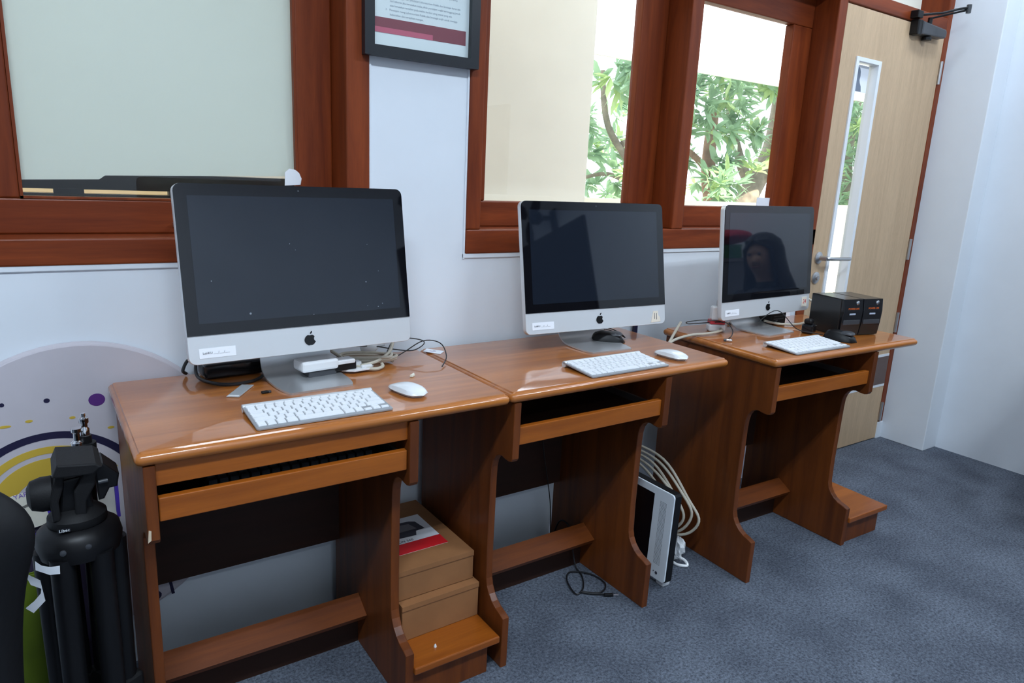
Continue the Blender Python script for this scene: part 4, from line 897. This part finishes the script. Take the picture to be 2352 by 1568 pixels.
obj('cover', box(-0.035, 0.035, -0.006, -0.003, 0.0, 0.46, 0.0005), 'lime', gf)
obj('cover', box(-0.035, 0.035, 0.003, 0.006, 0.0, 0.46, 0.0005), 'lime', gf)
obj('spine', box(0.032, 0.0365, -0.006, 0.006, 0.0, 0.46, 0.001), mat('dark_green', (0.05,0.07,0.01), 0.5), gf)
pr = thing('paper_bag', 'cream paper carrier with handwriting and violet felt trim behind the tripod', 'papers', (0.0,-0.25,0.0), 0.0)
obj('body', box(-0.20, -0.045, 0.01, 0.05, 0.0, 0.50, 0.002), mat('dark_carrier', (0.03,0.02,0.05), 0.7), pr)
obj('flap', prism([(-0.207,0.576),(-0.118,0.592),(-0.070,0.585),(-0.080,0.566),(-0.125,0.572),(-0.178,0.553)], 'y', -0.002, 0.0), 'paper_cream', pr)
obj('panel', prism([(-0.180,0.557),(-0.078,0.570),(-0.078,0.530),(-0.148,0.503),(-0.190,0.497)], 'y', 0.004, 0.006), 'paper_cream', pr)
tx = text_mesh('YAPSUANAS', 0.013); tx.transform(Matrix.Translation((-0.186,-0.0025,0.572)) @ Matrix.Rotation(-0.16, 4, 'Y') @ Matrix.Rotation(PI/2, 4, 'X')); obj('handwriting', tx, mat('violet_ink', (0.22,0.14,0.5), 0.6), pr)
roll = [(0.021*math.cos(math.radians(a)), 0.018*math.sin(math.radians(a))) for a in range(40, 321, 20)]
roll2 = [(0.017*math.cos(math.radians(a)), 0.014*math.sin(math.radians(a))) for a in range(320, 39, -20)]
obj('felt_roll', prism([(x-0.112, z+0.546) for x, z in roll+roll2], 'y', -0.030, -0.004), 'violet_felt', pr)
obj('felt_strip', box(-0.190, -0.128, -0.006, -0.003, 0.468, 0.492), 'violet_felt', pr)
obj('felt_strip', box(-0.012, -0.006, -0.02, 0.03, 0.50, 0.585), 'violet_felt', pr)
obj('divider', box(-0.045, -0.006, 0.012, 0.03, 0.0, 0.57), 'paper_cream', pr)

# ------------------------------------------------------------------ lamps on the ceiling
for k, (lx, ly, lk_, lab) in enumerate(LAMPS):
    t = thing('ceiling_lamp', lab, 'lamp', (lx, ly, ZC), 0, 'twin tube ceiling lamps')
    obj('housing', box(-0.62, 0.62, -0.11, 0.11, -0.05, 0.0, 0.006), 'white_trim', t)
    for s in (-1, 1):
        obj('lamp_tube', cyl((-0.59, s*0.06, -0.066), (0.59, s*0.06, -0.066), 0.013, n=10), 'tube', t, True)
        la = bpy.data.lights.new('lamp_light', 'AREA'); la.shape = 'RECTANGLE'; la.size = 1.18; la.size_y = 0.03; la.energy = LAMP_POWER*lk_; la.color = LAMP_COLOR
        lo = bpy.data.objects.new('lamp_light', la); C.objects.link(lo); lo.parent = t; lo.location = (0, s*0.06, -0.084)

# ------------------------------------------------------------------ the part of the room that the screens reflect
bc = thing('partition_screen', 'tall black partition screen standing behind the photographer', 'partition', (2.56,-2.10,0.0))
obj('panel', box(-0.012, 0.012, -1.15, 0.0, 0.04, 1.71, 0.003), 'black_matte', bc)
for y in (-1.05, -0.10): obj('foot', box(-0.20, 0.20, y-0.03, y+0.03, 0.0, 0.04, 0.005), 'black_plastic', bc)
fn = thing('wall_fan', 'black wall fan high on the right wall', 'fan', (XR,-4.10,2.28))
obj('bracket', join(box(-0.02, 0.0, -0.05, 0.05, -0.12, 0.08, 0.005), box(-0.16, -0.02, -0.02, 0.02, -0.02, 0.02, 0.004)), 'black_plastic', fn)
obj('motor', lathe([(0.03,-0.26),(0.06,-0.24),(0.065,-0.18),(0.04,-0.15)], 18, (0,0,0), 'x'), 'black_plastic', fn, True)
for k in range(3):
    bl = [(0.03,-0.02),(0.10,-0.075),(0.20,-0.085),(0.27,-0.03),(0.26,0.03),(0.16,0.05),(0.05,0.03)]
    a_ = 2*PI*k/3+0.5
    obj('blade', prism([(y*math.cos(a_)-z*math.sin(a_), y*math.sin(a_)+z*math.cos(a_)) for y, z in bl], 'x', -0.285, -0.275), 'black_plastic', fn)

sc_ = thing('low_cabinet', 'grey low cabinet against the right wall behind the person', 'cabinet', (3.42,-1.80,0.0))
obj('body', box(-0.18, 0.185, -0.42, 0.42, 0.06, 1.03, 0.004), mat('cabinet_grey', (0.25,0.26,0.28), 0.5), sc_)
obj('top', box(-0.19, 0.19, -0.43, 0.43, 1.03, 1.05, 0.003), mat('cabinet_top', (0.35,0.36,0.38), 0.45), sc_)
obj('plinth', box(-0.16, 0.18, -0.40, 0.40, 0.0, 0.06), 'black_matte', sc_)
gc = thing('green_crate', 'green plastic crate on the low cabinet', 'crate', (3.40,-1.57,1.05))
bm = bmesh.new()
for x0,x1,y0,y1,z0,z1 in ((-0.14,0.14,-0.18,0.18,0,0.006),(-0.14,-0.134,-0.18,0.18,0.006,0.075),(0.134,0.14,-0.18,0.18,0.006,0.075),(-0.134,0.134,-0.18,-0.174,0.006,0.075),(-0.134,0.134,0.174,0.18,0.006,0.075)): bx(bm,x0,x1,y0,y1,z0,z1)
obj('bin', bm, mat('green_plastic', (0.02,0.32,0.07), 0.4), gc)
obj('rim', tube([(-0.14,-0.18,0.075),(0.14,-0.18,0.075),(0.14,0.18,0.075),(-0.14,0.18,0.075),(-0.14,-0.18,0.075)], 0.006, 6, smooth=False), mat('green_rim', (0.05,0.38,0.12), 0.4), gc)
rc = thing('red_cushion', 'red cushion lying on the green crate', 'cushion', (3.40,-1.48,1.13))
bm = bmesh.new(); bmesh.ops.create_uvsphere(bm, u_segments=24, v_segments=12, radius=1)
for v in bm.verts: v.co = Vector((0.15*math.copysign(abs(v.co.x)**0.6, v.co.x), 0.21*math.copysign(abs(v.co.y)**0.6, v.co.y), 0.045+0.045*v.co.z))
obj('pad', bm, mat('red_fabric', (0.50,0.02,0.05), 0.7), rc, True)
obj('piping', tube([(0.145*math.copysign(abs(math.cos(a))**0.6,math.cos(a)),0.205*math.copysign(abs(math.sin(a))**0.6,math.sin(a)),0.045) for a in [2*PI*k/32 for k in range(33)]], 0.005, 6, 1), 'red_plastic', rc, True)
# seated person
sl = thing('stool', 'low black stool under the seated person', 'stool', (3.30,-1.08,0.0))
obj('seat', lathe([(0.15,0.36),(0.165,0.37),(0.165,0.39),(0.15,0.40)], 28), 'black_matte', sl, True)
for a in (45,135,225,315):
    c_, s_ = math.cos(math.radians(a)), math.sin(math.radians(a)); obj('leg', tube([(0.10*c_,0.10*s_,0.36),(0.14*c_,0.14*s_,0.0)], 0.012, 8, smooth=False), 'steel', sl, True)
ps = thing('person', 'person in dark clothing with long dark hair sitting on the stool', 'person', (3.30,-1.08,0.40), 0.0)
V, E_, Rr = [], [], []
def sv(p, r, par=None):
    V.append(p); Rr.append(r if isinstance(r, tuple) else (r, r)); i = len(V)-1
    if par is not None: E_.append((par, i))
    return i
pel = sv((0,0,0.10), (0.13,0.15)); wa = sv((-0.01,0,0.22), (0.10,0.13), pel); chs = sv((-0.02,0,0.36), (0.105,0.15), wa); nb = sv((-0.02,0,0.47), (0.055,0.06), chs); nk = sv((-0.035,0,0.53), 0.048, nb); hd0 = sv((-0.055,0,0.60), (0.075,0.072), nk); hd1 = sv((-0.055,0,0.68), (0.085,0.075), hd0); sv((-0.05,0,0.735), (0.055,0.05), hd1)
sv((-0.15,0,0.625), 0.014, hd0)
for s_ in (-1, 1):
    sh_ = sv((-0.02,0.165*s_,0.42), 0.055, chs); el = sv((-0.09,0.225*s_,0.22), 0.042, sh_); wr = sv((-0.27,0.14*s_,0.205), 0.027, el); pm = sv((-0.33,0.12*s_,0.198), (0.030,0.018), wr)
    for k, (dy, L) in enumerate(((-0.026,0.055),(-0.009,0.068),(0.009,0.072),(0.026,0.062))):
        f1 = sv((-0.365,0.12*s_+dy,0.200), 0.009, pm); f2 = sv((-0.365-L*0.5,0.12*s_+dy*1.1,0.195), 0.0085, f1); sv((-0.365-L*0.85,0.12*s_+dy*1.15,0.184), 0.0075, f2)
    tb1 = sv((-0.335,0.12*s_-0.038*s_,0.205), 0.010, pm); sv((-0.372,0.12*s_-0.055*s_,0.202), 0.009, tb1)
    hp = sv((-0.06,0.09*s_,0.08), 0.085, pel); kn = sv((-0.42,0.12*s_-0.13,0.10), 0.058, hp); an = sv((-0.40,0.12*s_-0.15,-0.32), 0.036, kn); sv((-0.50,0.12*s_-0.17,-0.365), 0.030, an)
me = bpy.data.meshes.new('body'); me.from_pydata(V, E_, []); bo = bpy.data.objects.new('body', me); C.objects.link(bo); bo.parent = ps
sk = bo.modifiers.new('skin', 'SKIN'); sk.use_smooth_shade = True
for i, sd in enumerate(me.skin_vertices[0].data): sd.radius = Rr[i]; sd.use_root = (i == 0)
sb = bo.modifiers.new('sub', 'SUBSURF'); sb.levels = 1; sb.render_levels = 2
skin = bpy.data.materials.new('clothed_body'); skin.use_nodes = True; nt = skin.node_tree; b = nt.nodes['Principled BSDF']; b.inputs['Roughness'].default_value = 0.7
tc = nt.nodes.new('ShaderNodeTexCoord'); sx_ = nt.nodes.new('ShaderNodeSeparateXYZ'); nt.links.new(tc.outputs['Object'], sx_.inputs[0])
gt = nt.nodes.new('ShaderNodeMath'); gt.operation = 'GREATER_THAN'; gt.inputs[1].default_value = 0.505; nt.links.new(sx_.outputs['Z'], gt.inputs[0])
lh = nt.nodes.new('ShaderNodeMath'); lh.operation = 'LESS_THAN'; lh.inputs[1].default_value = -0.275; nt.links.new(sx_.outputs['X'], lh.inputs[0])
zz = nt.nodes.new('ShaderNodeMath'); zz.operation = 'GREATER_THAN'; zz.inputs[1].default_value = 0.172; nt.links.new(sx_.outputs['Z'], zz.inputs[0])
an_ = nt.nodes.new('ShaderNodeMath'); an_.operation = 'MULTIPLY'; nt.links.new(lh.outputs[0], an_.inputs[0]); nt.links.new(zz.outputs[0], an_.inputs[1])
mxm = nt.nodes.new('ShaderNodeMath'); mxm.operation = 'MAXIMUM'; nt.links.new(gt.outputs[0], mxm.inputs[0]); nt.links.new(an_.outputs[0], mxm.inputs[1])
mxc = nt.nodes.new('ShaderNodeMix'); mxc.data_type = 'RGBA'; mxc.inputs[6].default_value = (0.012,0.013,0.02,1); mxc.inputs[7].default_value = (0.32,0.19,0.13,1)
nt.links.new(mxm.outputs[0], mxc.inputs[0]); nt.links.new(mxc.outputs[2], b.inputs['Base Color'])
me.materials.append(skin)
# hair: shell open at the face, falling on the shoulders
bm = bmesh.new(); rings = []; n = 20
for z, rx, ry, dx in ((0.765,0.02,0.02,-0.045),(0.755,0.055,0.05,-0.045),(0.725,0.095,0.085,-0.045),(0.68,0.112,0.098,-0.04),(0.62,0.112,0.10,-0.03),(0.55,0.105,0.112,-0.015),(0.48,0.105,0.135,0.0),(0.40,0.10,0.15,0.02),(0.33,0.085,0.14,0.05)):
    ring = []
    for k in range(n+1):
        a = math.radians(-128+256*k/n) if z < 0.715 else math.radians(-180+360*k/n)
        ring.append(bm.verts.new((dx+rx*math.cos(a), ry*math.sin(a), z)))
    rings.append(ring)
for a, b_ in zip(rings, rings[1:]):
    for i in range(n): bm.faces.new((a[i], a[i+1], b_[i+1], b_[i]))
ho = obj('hair', bm, mat('dark_hair', (0.008,0.007,0.007), 0.45), ps, True)
so_ = ho.modifiers.new('thick', 'SOLIDIFY'); so_.thickness = 0.014; so_.offset = 0
for y in (-0.030, 0.030): obj('eye', lathe([(0.010,0.0),(0.008,0.004),(0.003,0.006)], 12, (0,0,0), 'x'), 'ink', ps, True).data.transform(Matrix.Translation((-0.136,y,0.655)) @ Matrix.Rotation(PI,4,'Z'))
obj('mouth', box(-0.131, -0.122, -0.022, 0.022, 0.582, 0.590, 0.003), mat('lips', (0.28,0.09,0.08), 0.5), ps)
